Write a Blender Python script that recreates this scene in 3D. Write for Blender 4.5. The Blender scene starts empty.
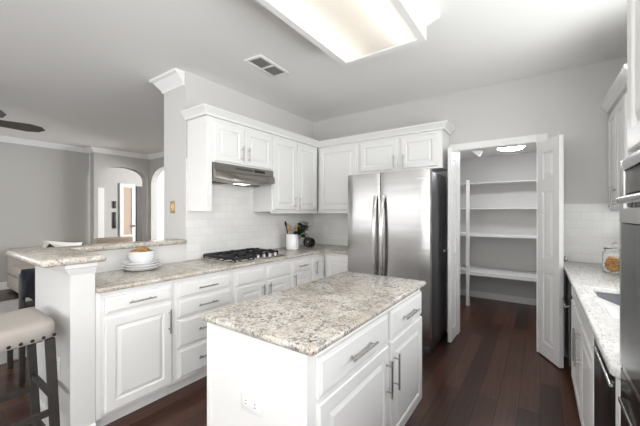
import bpy, bmesh, math, random
from mathutils import Vector, Matrix
PI = math.pi
random.seed(7)
S = bpy.context.scene
COL = S.collection

# ---------------------------------------------------------------- camera
cam_d = bpy.data.cameras.new('camera')
cam_d.sensor_width = 36.0
cam_d.lens = 36.0 * 311.0 / 640.0
cam_d.clip_start = 0.02
cam = bpy.data.objects.new('camera', cam_d)
cam.location = (0, 0, 1.372)
cam.rotation_euler = (PI / 2, 0, math.radians(35.3))
COL.objects.link(cam)
S.camera = cam

# ---------------------------------------------------------------- world, lights, exposure
S.view_settings.view_transform = 'Standard'
S.view_settings.look = 'None'
S.view_settings.gamma = 1.0
S.view_settings.use_curve_mapping = False
S.view_settings.exposure = 0.37
w = bpy.data.worlds.new('world')
S.world = w
w.use_nodes = True
w.node_tree.nodes['Background'].inputs[0].default_value = (0.93, 0.97, 1.0, 1)
w.node_tree.nodes['Background'].inputs[1].default_value = 0.5


def area(name, loc, rot, sx, sy, power, col=(1, 1, 1), spread=PI):
    d = bpy.data.lights.new(name, 'AREA')
    d.shape = 'RECTANGLE'
    d.size, d.size_y = sx, sy
    d.energy = power
    d.color = col
    d.spread = spread
    o = bpy.data.objects.new(name, d)
    o.location = loc
    o.rotation_euler = rot
    COL.objects.link(o)
    return o


# daylight through the windows behind the camera (kitchen side) and of the living room, plus added side fills
area('kitchen_window_daylight', (-0.9, -4.75, 1.55), (math.radians(120), 0, 0), 2.8, 1.2, 84, (0.955, 0.98, 1.0))
area('living_window_daylight', (-5.0, -4.75, 1.55), (math.radians(110), 0, 0), 3.9, 1.2, 46, (0.97, 0.985, 1.0))
area('added_breakfast_fill', (0.98, -0.75, 1.55), (math.radians(130), 0, PI / 2), 2.2, 1.2, 108, (0.955, 0.98, 1.0))  # added unseen window light, brightens the fronts facing right
area('sink_window_daylight', (0.98, 2.1, 1.62), (math.radians(122), 0, PI / 2), 1.3, 1.1, 31, (0.955, 0.98, 1.0))
area('added_living_fill', (-7.98, -1.95, 1.55), (math.radians(115), 0, -PI / 2), 3.0, 1.2, 30, (0.97, 0.985, 1.0))  # added unseen window light, aimed at the fronts of the right run
# added ceiling fill panels, unseen, behind and left of the camera
area('unseen_fill', (-1.8, 0.0, 2.73), (0, math.radians(0), 0), 0.5, 0.5, 8, (1.0, 0.98, 0.95))
area('unseen_fill', (-0.5, -1.4, 2.73), (0, 0, 0), 0.5, 0.5, 8, (1.0, 0.98, 0.95))
# daylight in the rooms beyond the arches
area('entry_daylight', (-6.0, 7.4, 1.6), (-PI / 2, 0, 0), 3.0, 2.0, 340, (0.97, 0.98, 1.0))


# ---------------------------------------------------------------- materials
def lin(c):
    return tuple((x / 255 / 12.92) if x / 255 <= 0.04045 else ((x / 255 + 0.055) / 1.055) ** 2.4 for x in c) + (1.0,)


def mat(name, col, rough=0.5, metal=0.0, bump=0.0, bscale=60.0, vary=0.0, spec=0.5, coat=0.0, emis=None, estr=0.0):
    m = bpy.data.materials.new(name)
    m.use_nodes = True
    nt = m.node_tree
    b = nt.nodes['Principled BSDF']
    c = lin(col)
    b.inputs['Base Color'].default_value = c
    b.inputs['Roughness'].default_value = rough
    b.inputs['Metallic'].default_value = metal
    b.inputs['Specular IOR Level'].default_value = spec
    b.inputs['Coat Weight'].default_value = coat
    if emis:
        b.inputs['Emission Color'].default_value = lin(emis)
        b.inputs['Emission Strength'].default_value = estr
    if bump or vary:
        tc = nt.nodes.new('ShaderNodeTexCoord')
        n = nt.nodes.new('ShaderNodeTexNoise')
        n.inputs['Scale'].default_value = bscale
        n.inputs['Detail'].default_value = 3
        nt.links.new(tc.outputs['Object'], n.inputs['Vector'])
        if bump:
            bp = nt.nodes.new('ShaderNodeBump')
            bp.inputs['Strength'].default_value = bump
            bp.inputs['Distance'].default_value = 0.003
            nt.links.new(n.outputs['Fac'], bp.inputs['Height'])
            nt.links.new(bp.outputs['Normal'], b.inputs['Normal'])
        if vary:
            r = nt.nodes.new('ShaderNodeValToRGB')
            r.color_ramp.elements[0].position = 0.3
            r.color_ramp.elements[1].position = 0.7
            r.color_ramp.elements[0].color = tuple(x * (1 - vary) for x in c[:3]) + (1,)
            r.color_ramp.elements[1].color = tuple(min(1, x * (1 + vary)) for x in c[:3]) + (1,)
            nt.links.new(n.outputs['Fac'], r.inputs['Fac'])
            nt.links.new(r.outputs['Color'], b.inputs['Base Color'])
    return m


def granite(name, c_light, c_tan, c_grey, c_dark, speck=0.5, stretch=(1, 1, 1)):
    m = bpy.data.materials.new(name)
    m.use_nodes = True
    nt = m.node_tree
    b = nt.nodes['Principled BSDF']
    b.inputs['Roughness'].default_value = 0.2
    b.inputs['Specular IOR Level'].default_value = 0.45
    geo = nt.nodes.new('ShaderNodeNewGeometry')
    mp = nt.nodes.new('ShaderNodeMapping')
    mp.inputs['Scale'].default_value = stretch
    nt.links.new(geo.outputs['Position'], mp.inputs['Vector'])

    def noise(scale, detail, rough, dist=0.0):
        n = nt.nodes.new('ShaderNodeTexNoise')
        n.inputs['Scale'].default_value = scale
        n.inputs['Detail'].default_value = detail
        n.inputs['Roughness'].default_value = rough
        n.inputs['Distortion'].default_value = dist
        nt.links.new(mp.outputs['Vector'], n.inputs['Vector'])
        return n.outputs['Fac']

    def ramp(src, p0, p1):
        r = nt.nodes.new('ShaderNodeValToRGB')
        r.color_ramp.elements[0].position = p0
        r.color_ramp.elements[1].position = p1
        nt.links.new(src, r.inputs['Fac'])
        return r.outputs['Color']

    def mix(fac, a, bb):
        x = nt.nodes.new('ShaderNodeMix')
        x.data_type = 'RGBA'
        nt.links.new(fac, x.inputs[0])
        for s, i in ((a, 6), (bb, 7)):
            if isinstance(s, tuple):
                x.inputs[i].default_value = s
            else:
                nt.links.new(s, x.inputs[i])
        return x.outputs[2]

    base = mix(ramp(noise(5, 5, 0.6, 0.6), 0.42, 0.6), lin(c_light), lin(c_tan))
    g = mix(ramp(noise(26, 5, 0.7, 0.3), 0.5, 0.62), base, lin(c_grey))
    cl = ramp(noise(7, 3, 0.6), 0.3, 0.58)
    fine = ramp(noise(85, 3, 0.7), 0.575 - 0.02 * speck, 0.63)
    mu = nt.nodes.new('ShaderNodeMath')
    mu.operation = 'MULTIPLY'
    nt.links.new(cl, mu.inputs[0])
    nt.links.new(fine, mu.inputs[1])
    d = mix(mu.outputs[0], g, lin(c_dark))
    lightspk = ramp(noise(48, 3, 0.6), 0.6, 0.7)
    d2 = mix(lightspk, d, lin((226, 222, 213)))
    nt.links.new(d2, b.inputs['Base Color'])
    return m


def wood_floor(name):
    m = bpy.data.materials.new(name)
    m.use_nodes = True
    nt = m.node_tree
    b = nt.nodes['Principled BSDF']
    geo = nt.nodes.new('ShaderNodeNewGeometry')
    mp = nt.nodes.new('ShaderNodeMapping')
    mp.inputs['Rotation'].default_value = (0, 0, PI / 2)
    nt.links.new(geo.outputs['Position'], mp.inputs['Vector'])
    br = nt.nodes.new('ShaderNodeTexBrick')
    br.offset = 0.37
    br.inputs['Scale'].default_value = 1.0
    br.inputs['Brick Width'].default_value = 1.3
    br.inputs['Row Height'].default_value = 0.127
    br.inputs['Mortar Size'].default_value = 0.0024
    br.inputs['Mortar Smooth'].default_value = 0.2
    br.inputs['Bias'].default_value = 0.0
    br.inputs['Color1'].default_value = lin((54, 35, 28))
    br.inputs['Color2'].default_value = lin((92, 61, 48))
    br.inputs['Mortar'].default_value = lin((16, 10, 9))
    nt.links.new(mp.outputs['Vector'], br.inputs['Vector'])
    mp2 = nt.nodes.new('ShaderNodeMapping')
    mp2.inputs['Scale'].default_value = (42, 2.2, 1)
    nt.links.new(geo.outputs['Position'], mp2.inputs['Vector'])
    n = nt.nodes.new('ShaderNodeTexNoise')
    n.inputs['Scale'].default_value = 1.0
    n.inputs['Detail'].default_value = 5
    nt.links.new(mp2.outputs['Vector'], n.inputs['Vector'])
    r = nt.nodes.new('ShaderNodeValToRGB')
    r.color_ramp.elements[0].position = 0.3
    r.color_ramp.elements[1].position = 0.75
    r.color_ramp.elements[0].color = (0.62, 0.6, 0.6, 1)
    r.color_ramp.elements[1].color = (1.15, 1.1, 1.1, 1)
    nt.links.new(n.outputs['Fac'], r.inputs['Fac'])
    x = nt.nodes.new('ShaderNodeMix')
    x.data_type = 'RGBA'
    x.blend_type = 'MULTIPLY'
    x.inputs[0].default_value = 1
    nt.links.new(br.outputs['Color'], x.inputs[6])
    nt.links.new(r.outputs['Color'], x.inputs[7])
    nt.links.new(x.outputs[2], b.inputs['Base Color'])
    b.inputs['Roughness'].default_value = 0.3
    b.inputs['Specular IOR Level'].default_value = 0.35
    bp = nt.nodes.new('ShaderNodeBump')
    bp.inputs['Strength'].default_value = 0.25
    bp.inputs['Distance'].default_value = 0.002
    nt.links.new(n.outputs['Fac'], bp.inputs['Height'])
    nt.links.new(bp.outputs['Normal'], b.inputs['Normal'])
    return m


def tile(name, axis):
    m = bpy.data.materials.new(name)
    m.use_nodes = True
    nt = m.node_tree
    b = nt.nodes['Principled BSDF']
    geo = nt.nodes.new('ShaderNodeNewGeometry')
    sp = nt.nodes.new('ShaderNodeSeparateXYZ')
    cb = nt.nodes.new('ShaderNodeCombineXYZ')
    nt.links.new(geo.outputs['Position'], sp.inputs[0])
    nt.links.new(sp.outputs[axis], cb.inputs[0])
    ad = nt.nodes.new('ShaderNodeMath')
    ad.operation = 'ADD'
    ad.inputs[1].default_value = -0.914
    nt.links.new(sp.outputs[2], ad.inputs[0])
    nt.links.new(ad.outputs[0], cb.inputs[1])
    br = nt.nodes.new('ShaderNodeTexBrick')
    br.inputs['Scale'].default_value = 1.0
    br.inputs['Brick Width'].default_value = 0.155
    br.inputs['Row Height'].default_value = 0.0785
    br.inputs['Mortar Size'].default_value = 0.0022
    br.inputs['Mortar Smooth'].default_value = 0.3
    br.inputs['Color1'].default_value = lin((236, 235, 232))
    br.inputs['Color2'].default_value = lin((230, 229, 226))
    br.inputs['Mortar'].default_value = lin((221, 219, 216))
    nt.links.new(cb.outputs[0], br.inputs['Vector'])
    nt.links.new(br.outputs['Color'], b.inputs['Base Color'])
    b.inputs['Roughness'].default_value = 0.18
    bp = nt.nodes.new('ShaderNodeBump')
    bp.invert = True
    bp.inputs['Strength'].default_value = 0.3
    bp.inputs['Distance'].default_value = 0.0015
    nt.links.new(br.outputs['Fac'], bp.inputs['Height'])
    nt.links.new(bp.outputs['Normal'], b.inputs['Normal'])
    return m


def steel(name, col, rough, axis_scale, strength=0.15):
    m = bpy.data.materials.new(name)
    m.use_nodes = True
    nt = m.node_tree
    b = nt.nodes['Principled BSDF']
    b.inputs['Base Color'].default_value = lin(col)
    b.inputs['Metallic'].default_value = 1.0
    tc = nt.nodes.new('ShaderNodeTexCoord')
    mp = nt.nodes.new('ShaderNodeMapping')
    mp.inputs['Scale'].default_value = axis_scale
    nt.links.new(tc.outputs['Object'], mp.inputs['Vector'])
    n = nt.nodes.new('ShaderNodeTexNoise')
    n.inputs['Scale'].default_value = 1
    n.inputs['Detail'].default_value = 2
    nt.links.new(mp.outputs['Vector'], n.inputs['Vector'])
    mr = nt.nodes.new('ShaderNodeMapRange')
    mr.inputs[3].default_value = rough - 0.05
    mr.inputs[4].default_value = rough + 0.08
    nt.links.new(n.outputs['Fac'], mr.inputs[0])
    nt.links.new(mr.outputs[0], b.inputs['Roughness'])
    bp = nt.nodes.new('ShaderNodeBump')
    bp.inputs['Strength'].default_value = strength
    bp.inputs['Distance'].default_value = 0.004
    nt.links.new(n.outputs['Fac'], bp.inputs['Height'])
    nt.links.new(bp.outputs['Normal'], b.inputs['Normal'])
    return m


def glass(name, col=(1, 1, 1, 1)):
    m = bpy.data.materials.new(name)
    m.use_nodes = True
    b = m.node_tree.nodes['Principled BSDF']
    b.inputs['Base Color'].default_value = col
    b.inputs['Transmission Weight'].default_value = 1.0
    b.inputs['Roughness'].default_value = 0.02
    b.inputs['IOR'].default_value = 1.3
    return m


M = dict(
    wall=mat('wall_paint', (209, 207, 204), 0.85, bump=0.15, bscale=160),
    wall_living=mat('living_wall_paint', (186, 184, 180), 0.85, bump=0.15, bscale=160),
    ceiling=mat('ceiling_paint', (238, 237, 234), 0.9, bump=0.2, bscale=120),
    trim=mat('trim_paint', (238, 237, 235), 0.4),
    cab=mat('cabinet_paint', (236, 235, 233), 0.38),
    cab_in=mat('cabinet_toe_paint', (225, 224, 222), 0.5),
    knee=mat('half_wall_paint', (222, 221, 219), 0.7, bump=0.12, bscale=150),
    floor=wood_floor('dark_wood_floor'),
    gran_i=granite('island_granite', (208, 202, 193), (190, 180, 168), (150, 147, 142), (56, 54, 53), 2.5),
    gran_l=granite('counter_granite', (206, 199, 189), (184, 172, 158), (166, 161, 153), (84, 78, 72), 0.4),
    gran_lit=granite('window_lit_granite', (236, 234, 231), (224, 222, 218), (206, 204, 202), (140, 137, 134), 0.1, (1.6, 0.6, 1)),  # counter granite whitened, window light put into its colour
    tile_y=tile('subway_tile_side', 1),
    tile_x=tile('subway_tile_back', 0),
    nickel=mat('brushed_nickel', (178, 175, 170), 0.35, 1.0),
    steel=steel('stainless_steel', (180, 178, 176), 0.22, (1.5, 1.5, 9), 0.25),
    steel_h=steel('stainless_handle', (205, 203, 200), 0.22, (40, 40, 2)),
    steel_d=mat('dark_grey_metal', (98, 98, 100), 0.38, 0.85),
    steel_hood=steel('hood_steel', (150, 146, 140), 0.3, (8, 60, 60), 0.05),
    black=mat('black_enamel', (18, 18, 19), 0.25),
    iron=mat('cast_iron', (26, 26, 27), 0.55, bump=0.2, bscale=200),
    ovenglass=mat('oven_glass', (22, 22, 24), 0.14, spec=0.03),
    blackpl=mat('black_plastic', (20, 20, 21), 0.4),
    white_pl=mat('white_plastic', (240, 239, 236), 0.35),
    slot=mat('slot_dark', (60, 58, 56), 0.6),
    brass=mat('brass_plate', (196, 168, 112), 0.35, 1.0),
    porcelain=mat('white_porcelain', (240, 240, 240), 0.14),
    snack=mat('snack_mix', (168, 130, 80), 0.6, vary=0.5, bscale=55),
    cookie=mat('cookie', (205, 152, 66), 0.7, vary=0.3, bscale=60),
    glass=glass('clear_glass'),
    leaf=mat('dark_leaf', (38, 52, 32), 0.4, vary=0.3, bscale=40),
    woodsp=mat('pale_wood', (190, 146, 96), 0.55, vary=0.15, bscale=50),
    blackgl=mat('black_glaze', (22, 22, 22), 0.25),
    stoolseat=mat('oatmeal_linen', (168, 161, 154), 0.9, bump=0.5, bscale=420, vary=0.07),
    stoolleg=mat('dark_stained_wood', (58, 54, 51), 0.5, vary=0.2, bscale=25),
    nail=mat('dark_bronze', (62, 54, 46), 0.3, 1.0),
    sofa=mat('beige_upholstery', (192, 184, 174), 0.95, bump=0.4, bscale=300),
    pillow_w=mat('white_pillow_cloth', (238, 236, 230), 0.9, bump=0.2, bscale=200),
    navy=mat('navy_cloth', (30, 32, 40), 0.9, bump=0.6, bscale=60),
    rug=mat('grey_rug_pile', (176, 174, 172), 1.0, bump=1.0, bscale=90, vary=0.14),
    tan=mat('tan_upholstery', (190, 172, 152), 0.9, bump=0.3, bscale=250),
    grille=mat('vent_dark', (172, 170, 166), 0.7),
    shelf=mat('pantry_shelf_paint', (232, 231, 228), 0.5),
    tube=mat('fluorescent_tube', (255, 250, 240), 0.5, emis=(255, 249, 240), estr=3.6),
    lamp=mat('lamp_glow', (255, 250, 240), 0.5, emis=(255, 244, 226), estr=4.0),
    dome=mat('dome_glow', (255, 250, 240), 0.5, emis=(246, 249, 255), estr=42.0),
    fanblade=mat('fan_blade_wood', (96, 90, 84), 0.5, vary=0.15, bscale=20),
    sink=steel('sink_steel', (150, 152, 156), 0.3, (30, 30, 30), 0.03),
    picture=mat('dark_picture', (40, 38, 38), 0.4),
    floorlt=mat('entry_floor', (150, 132, 112), 0.5),
)


def diffuser_mat():
    m = bpy.data.materials.new('acrylic_diffuser')
    m.use_nodes = True
    nt = m.node_tree
    nt.nodes.remove(nt.nodes['Principled BSDF'])
    out = nt.nodes['Material Output']
    tr = nt.nodes.new('ShaderNodeBsdfTranslucent')
    tr.inputs[0].default_value = (0.9, 0.89, 0.865, 1)
    gl = nt.nodes.new('ShaderNodeBsdfDiffuse')
    gl.inputs[0].default_value = (0.85, 0.84, 0.82, 1)
    mx = nt.nodes.new('ShaderNodeMixShader')
    mx.inputs[0].default_value = 0.25
    nt.links.new(tr.outputs[0], mx.inputs[1])
    nt.links.new(gl.outputs[0], mx.inputs[2])
    nt.links.new(mx.outputs[0], out.inputs[0])
    return m


M['diffuser'] = diffuser_mat()


# ---------------------------------------------------------------- mesh helpers
def nb():
    return bmesh.new()


def add_box(bm, x0, x1, y0, y1, z0, z1, bev=0.0, seg=2, rot=None, piv=None):
    t = bmesh.new()
    bmesh.ops.create_cube(t, size=1.0)
    for v in t.verts:
        v.co = Vector((x0 + (v.co.x + .5) * (x1 - x0), y0 + (v.co.y + .5) * (y1 - y0), z0 + (v.co.z + .5) * (z1 - z0)))
    if bev:
        bmesh.ops.bevel(t, geom=t.edges[:], offset=bev, segments=seg, profile=0.5, affect='EDGES')
    if rot is not None:
        p = Vector(piv) if piv else Vector(((x0 + x1) / 2, (y0 + y1) / 2, (z0 + z1) / 2))
        for v in t.verts:
            v.co = p + rot @ (v.co - p)
    join(bm, t)


def join(bm, t):
    me = bpy.data.meshes.new('tmp')
    t.to_mesh(me)
    t.free()
    bm.from_mesh(me)
    bpy.data.meshes.remove(me)


def add_cyl(bm, p0, p1, r0, r1=None, seg=16, caps=True):
    r1 = r0 if r1 is None else r1
    p0, p1 = Vector(p0), Vector(p1)
    d = (p1 - p0)
    q = d.to_track_quat('Z', 'Y')
    a = [bm.verts.new(p0 + q @ Vector((r0 * math.cos(2 * PI * i / seg), r0 * math.sin(2 * PI * i / seg), 0))) for i in range(seg)]
    b = [bm.verts.new(p1 + q @ Vector((r1 * math.cos(2 * PI * i / seg), r1 * math.sin(2 * PI * i / seg), 0))) for i in range(seg)]
    for i in range(seg):
        j = (i + 1) % seg
        bm.faces.new((a[i], a[j], b[j], b[i]))
    if caps:
        bm.faces.new(a[::-1])
        bm.faces.new(b)


def add_lathe(bm, prof, c=(0, 0, 0), seg=28, mtx=None):
    c = Vector(c)
    rings = []
    for r, z in prof:
        if r < 1e-6:
            rings.append([Vector((0, 0, z))])
        else:
            rings.append([Vector((r * math.cos(2 * PI * i / seg), r * math.sin(2 * PI * i / seg), z)) for i in range(seg)])
    R = [[bm.verts.new(c + (mtx @ p if mtx else p)) for p in ring] for ring in rings]
    for a, b in zip(R, R[1:]):
        for i in range(seg):
            j = (i + 1) % seg
            if len(a) == 1 and len(b) == 1:
                continue
            if len(a) == 1:
                bm.faces.new((a[0], b[j], b[i]))
            elif len(b) == 1:
                bm.faces.new((a[i], a[j], b[0]))
            else:
                bm.faces.new((a[i], a[j], b[j], b[i]))


def add_tube(bm, pts, r, seg=10, radii=None):
    pts = [Vector(p) for p in pts]
    prev = None
    up = Vector((0, 0, 1))
    for k, p in enumerate(pts):
        d = (pts[min(k + 1, len(pts) - 1)] - pts[max(k - 1, 0)]).normalized()
        s = d.cross(up)
        if s.length < 1e-3:
            s = d.cross(Vector((0, 1, 0)))
        s.normalize()
        u = s.cross(d)
        rr = radii[k] if radii else r
        ring = [bm.verts.new(p + s * rr * math.cos(2 * PI * i / seg) + u * rr * math.sin(2 * PI * i / seg)) for i in range(seg)]
        if prev:
            for i in range(seg):
                j = (i + 1) % seg
                bm.faces.new((prev[i], prev[j], ring[j], ring[i]))
        else:
            bm.faces.new(ring[::-1])
        prev = ring
    bm.faces.new(prev)


def add_prism(bm, pts, vec):
    """closed polygon extruded along vec"""
    vec = Vector(vec)
    a = [bm.verts.new(Vector(p)) for p in pts]
    b = [bm.verts.new(Vector(p) + vec) for p in pts]
    n = len(pts)
    bm.faces.new(a)
    bm.faces.new(b[::-1])
    for i in range(n):
        j = (i + 1) % n
        bm.faces.new((a[j], a[i], b[i], b[j]))


def add_sweep(bm, path, prof, closed=False):
    """sweep a (out, z) profile along a horizontal mitred path; out is to the right of travel"""
    n = len(path)
    P = [Vector((p[0], p[1], 0)) for p in path]
    rings = []
    for i in range(n):
        d0 = (P[i] - P[i - 1]).normalized() if (i > 0 or closed) else None
        d1 = (P[(i + 1) % n] - P[i]).normalized() if (i < n - 1 or closed) else None
        if d0 is None:
            d0 = d1
        if d1 is None:
            d1 = d0
        r0 = Vector((d0.y, -d0.x, 0))
        r1 = Vector((d1.y, -d1.x, 0))
        mvec = (r0 + r1)
        mvec = mvec / max(1e-6, mvec.dot(r0))
        rings.append([bm.verts.new(P[i] + mvec * o + Vector((0, 0, z))) for o, z in prof])
    m = len(prof)
    cnt = n if closed else n - 1
    for i in range(cnt):
        a, b = rings[i], rings[(i + 1) % n]
        for k in range(m):
            l = (k + 1) % m
            bm.faces.new((a[k], b[k], b[l], a[l]))
    if not closed:
        bm.faces.new(rings[0])
        bm.faces.new(rings[-1][::-1])


def obj(name, bm, material, parent=None, loc=None, smooth=True, kind=None, angle=0.6):
    bmesh.ops.recalc_face_normals(bm, faces=bm.faces[:])
    me = bpy.data.meshes.new(name)
    bm.to_mesh(me)
    bm.free()
    if smooth:
        me.polygons.foreach_set('use_smooth', [True] * len(me.polygons))
        me.set_sharp_from_angle(angle=angle)
    me.materials.append(material)
    o = bpy.data.objects.new(name, me)
    COL.objects.link(o)
    if parent is not None:
        o.parent = parent
    if loc is not None:
        o.location = loc
    if kind:
        o['kind'] = kind
    return o


def tag(o, label, cat, group=None, kind=None):
    o['label'] = label
    o['category'] = cat
    if group:
        o['group'] = group
    if kind:
        o['kind'] = kind
    return o


def thing(name, label, cat, loc=(0, 0, 0), rotz=0.0, group=None):
    o = bpy.data.objects.new(name, None)
    o.empty_display_size = 0.1
    COL.objects.link(o)
    o.location = loc
    o.rotation_euler = (0, 0, rotz)
    return tag(o, label, cat, group)


def struct(name, bm, m, parent=None, label=None, smooth=False):
    o = obj(name, bm, m, parent, smooth=smooth)
    o['kind'] = 'structure'
    if label:
        o['label'] = label
    return o


def sbox(name, x0, x1, y0, y1, z0, z1, m, bev=0.0, label=None):
    b = nb()
    add_box(b, x0, x1, y0, y1, z0, z1, bev)
    return struct(name, b, m, label=label)


# ---------------------------------------------------------------- dimensions
XL, XR, YB, CZ = -2.79, 0.82, 3.77, 2.743      # kitchen left wall, right wall, back wall, ceiling
COLY, WT = 1.70, 0.40                          # end of the full-height left wall, its thickness
FARX, ARX, LY = -7.85, -7.60, 3.70             # living room walls
FRONTY = -4.6
PY, PZ = 5.62, 2.28                            # pantry back wall, pantry ceiling

# ---------------------------------------------------------------- structure
sbox('floor', FARX - 3.2, XR + 0.1, FRONTY - 0.1, 8.0, -0.08, 0.0, M['floor'])
sbox('ceiling', FARX - 3.2, XR + 0.1, FRONTY - 0.1, 8.0, CZ, CZ + 0.1, M['ceiling'])
b = nb()
add_box(b, XL - WT, XL, COLY, YB, 0, CZ)
struct('wall_left', b, M['wall'])
b = nb()
OX0, OX1, OZ = -0.757, -0.03, 2.075            # pantry opening
add_box(b, XL - WT, OX0 - 0.02, YB, YB + 0.11, 0, CZ)
add_box(b, OX0 - 0.02, OX1 + 0.02, YB, YB + 0.11, OZ + 0.02, CZ)
add_box(b, OX1 + 0.02, XR + 0.1, YB, YB + 0.11, 0, CZ)
struct('wall_back', b, M['wall'])
b = nb()
add_box(b, XR, XR + 0.1, 0.4, 1.42, 0, CZ)
add_box(b, XR, XR + 0.1, 2.78, YB, 0, CZ)
add_box(b, XR, XR + 0.1, 1.42, 2.78, 0, 1.06)
add_box(b, XR, XR + 0.1, 1.42, 2.78, 2.2, CZ)
add_box(b, XR, XR + 0.1, FRONTY, -1.9, 0, CZ)
add_box(b, XR, XR + 0.1, -1.9, 0.4, 0, 0.92)
add_box(b, XR, XR + 0.1, -1.9, 0.4, 2.18, CZ)
struct('wall_right', b, M['wall'])
b = nb()
for y in (-1.9, -1.15, -0.4, 0.36):
    add_box(b, XR + 0.03, XR + 0.08, y, y + 0.04, 0.92, 2.18)
for z in (0.92, 1.53, 2.14):
    add_box(b, XR + 0.035, XR + 0.075, -1.9, 0.4, z, z + 0.04)
struct('window_3', b, M['trim'])  # frame of the added, unseen window on the right wall
# wall behind the camera with its window openings
b = nb()
WX = [(-2.35, 0.55), (-7.0, -3.0)]
add_box(b, FARX - 0.1, -7.0, FRONTY - 0.1, FRONTY, 0, CZ)
add_box(b, -3.0, -2.35, FRONTY - 0.1, FRONTY, 0, CZ)
add_box(b, 0.55, XR + 0.1, FRONTY - 0.1, FRONTY, 0, CZ)
for x0, x1 in WX:
    add_box(b, x0, x1, FRONTY - 0.1, FRONTY, 0, 0.92)
    add_box(b, x0, x1, FRONTY - 0.1, FRONTY, 2.18, CZ)
struct('wall_front', b, M['wall'])
k = 1
for x0, x1 in WX:
    b = nb()
    n = 3
    for i in range(n + 1):
        x = x0 + (x1 - x0) * i / n
        add_box(b, max(x0, x - 0.03), min(x1, x + 0.03), FRONTY - 0.07, FRONTY - 0.02, 0.92, 2.18)
    for z in (0.92, 1.53, 2.13):
        add_box(b, x0, x1, FRONTY - 0.065, FRONTY - 0.025, z, z + 0.05)
    struct('window_%d' % k, b, M['trim'])
    k += 1
# living room
b = nb()
add_box(b, FARX - 0.1, FARX, -0.3, 2.57, 0, CZ)
add_box(b, FARX - 0.1, FARX, FRONTY, -3.6, 0, CZ)
add_box(b, FARX - 0.1, FARX, -3.6, -0.3, 0, 0.92)
add_box(b, FARX - 0.1, FARX, -3.6, -0.3, 2.18, CZ)
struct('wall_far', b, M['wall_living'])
b = nb()
for y in (-3.6, -2.5, -1.4, -0.34):
    add_box(b, FARX - 0.08, FARX - 0.03, y, y + 0.04, 0.92, 2.18)
for z in (0.92, 1.53, 2.14):
    add_box(b, FARX - 0.075, FARX - 0.035, -3.6, -0.3, z, z + 0.04)
struct('window_4', b, M['trim'])  # frame of the added, unseen window on the far living room wall


def arch_wall(name, axis, fixed, thick, u0, u1, a0, a1, spring, top, m):
    """wall in the u-z plane, with one arched opening; axis 'y': wall runs along y at x=fixed"""
    b = nb()
    N = 16
    arc = []
    w2 = (a1 - a0) / 2
    for i in range(N + 1):
        t = PI - PI * i / N
        arc.append((a0 + w2 + w2 * math.cos(t), spring + (top - spring) * math.sin(t) ** 0.8))

    def pt(u, z, t):
        return (fixed + t, u, z) if axis == 'y' else (u, fixed + t, z)
    vec = Vector(pt(0, 0, thick)) - Vector(pt(0, 0, 0))
    for poly in ([(u0, 0), (a0, 0), (a0, spring), (a0, CZ), (u0, CZ)], [(a1, 0), (u1, 0), (u1, CZ), (a1, CZ), (a1, spring)]):
        add_prism(b, [pt(u, z, 0) for u, z in poly], vec)
    for p, q in zip(arc, arc[1:]):
        add_prism(b, [pt(p[0], p[1], 0), pt(q[0], q[1], 0), pt(q[0], CZ, 0), pt(p[0], CZ, 0)], vec)
    return struct(name, b, m)


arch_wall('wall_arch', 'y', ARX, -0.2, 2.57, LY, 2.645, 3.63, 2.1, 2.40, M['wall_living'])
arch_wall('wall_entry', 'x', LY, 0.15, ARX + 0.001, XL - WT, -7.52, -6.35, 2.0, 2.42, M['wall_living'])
# hall beyond the first arch and the entry room beyond the second
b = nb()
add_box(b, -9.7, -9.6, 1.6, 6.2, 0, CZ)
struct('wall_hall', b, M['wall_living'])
b = nb()
add_box(b, -9.6, FARX - 0.1, 1.5, 1.6, 0, CZ)
struct('wall_hall_side', b, M['wall_living'])
b = nb()
add_box(b, -9.6, XL - WT - 0.1, 7.7, 7.8, 0, CZ)
struct('wall_entry_far', b, M['trim'])
sbox('wall_entry_right', XL - WT - 0.1, XL - WT, YB + 0.12, 7.7, 0, CZ, M['trim'])
sbox('wall_entry_left', ARX - 0.1, ARX, LY + 0.16, 5.0, 0, CZ, M['trim'])

# pantry shell
b = nb()
add_box(b, -1.42, 0.52, PY, PY + 0.1, 0, CZ)
struct('wall_pantry_back', b, M['wall'])
sbox('wall_pantry_left', -1.42, -1.32, YB + 0.11, PY, 0, CZ, M['wall'])
sbox('wall_pantry_right', 0.42, 0.52, YB + 0.11, PY, 0, CZ, M['wall'])
sbox('ceiling_pantry', -1.32, 0.42, YB + 0.11, PY, PZ, PZ + 0.05, M['ceiling'])
b = nb()
add_box(b, -1.32, 0.42, PY - 0.014, PY, 0, 0.1, 0.003)
struct('baseboard_pantry', b, M['trim'])

# pony wall (half wall) under the bar ledge: along the counter and its return end
b = nb()
add_box(b, XL - 0.12, XL, 0.752, COLY, 0, 1.078)
add_box(b, XL - 0.12, -2.205, 0.63, 0.752, 0, 1.078)
struct('wall_half', b, M['knee'], label='painted half wall carrying the raised bar ledge')
# its moulding under the ledge and its baseboard
b = nb()
prof = [(0.0, 1.015), (0.008, 1.015), (0.012, 1.022), (0.026, 1.05), (0.034, 1.056), (0.034, 1.078), (0.0, 1.078)]
add_sweep(b, [(XL - 0.12, 0.63), (-2.205, 0.63), (-2.205, 0.752)], prof)
struct('trim_1', b, M['trim'], label='white moulding under the bar ledge')
b = nb()
prof = [(0.0, 0.0), (0.014, 0.0), (0.014, 0.085), (0.006, 0.1), (0.0, 0.1)]
add_sweep(b, [(XL - 0.12, 0.63), (-2.205, 0.63), (-2.205, 0.752)], prof)
struct('baseboard_half', b, M['trim'])

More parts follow.
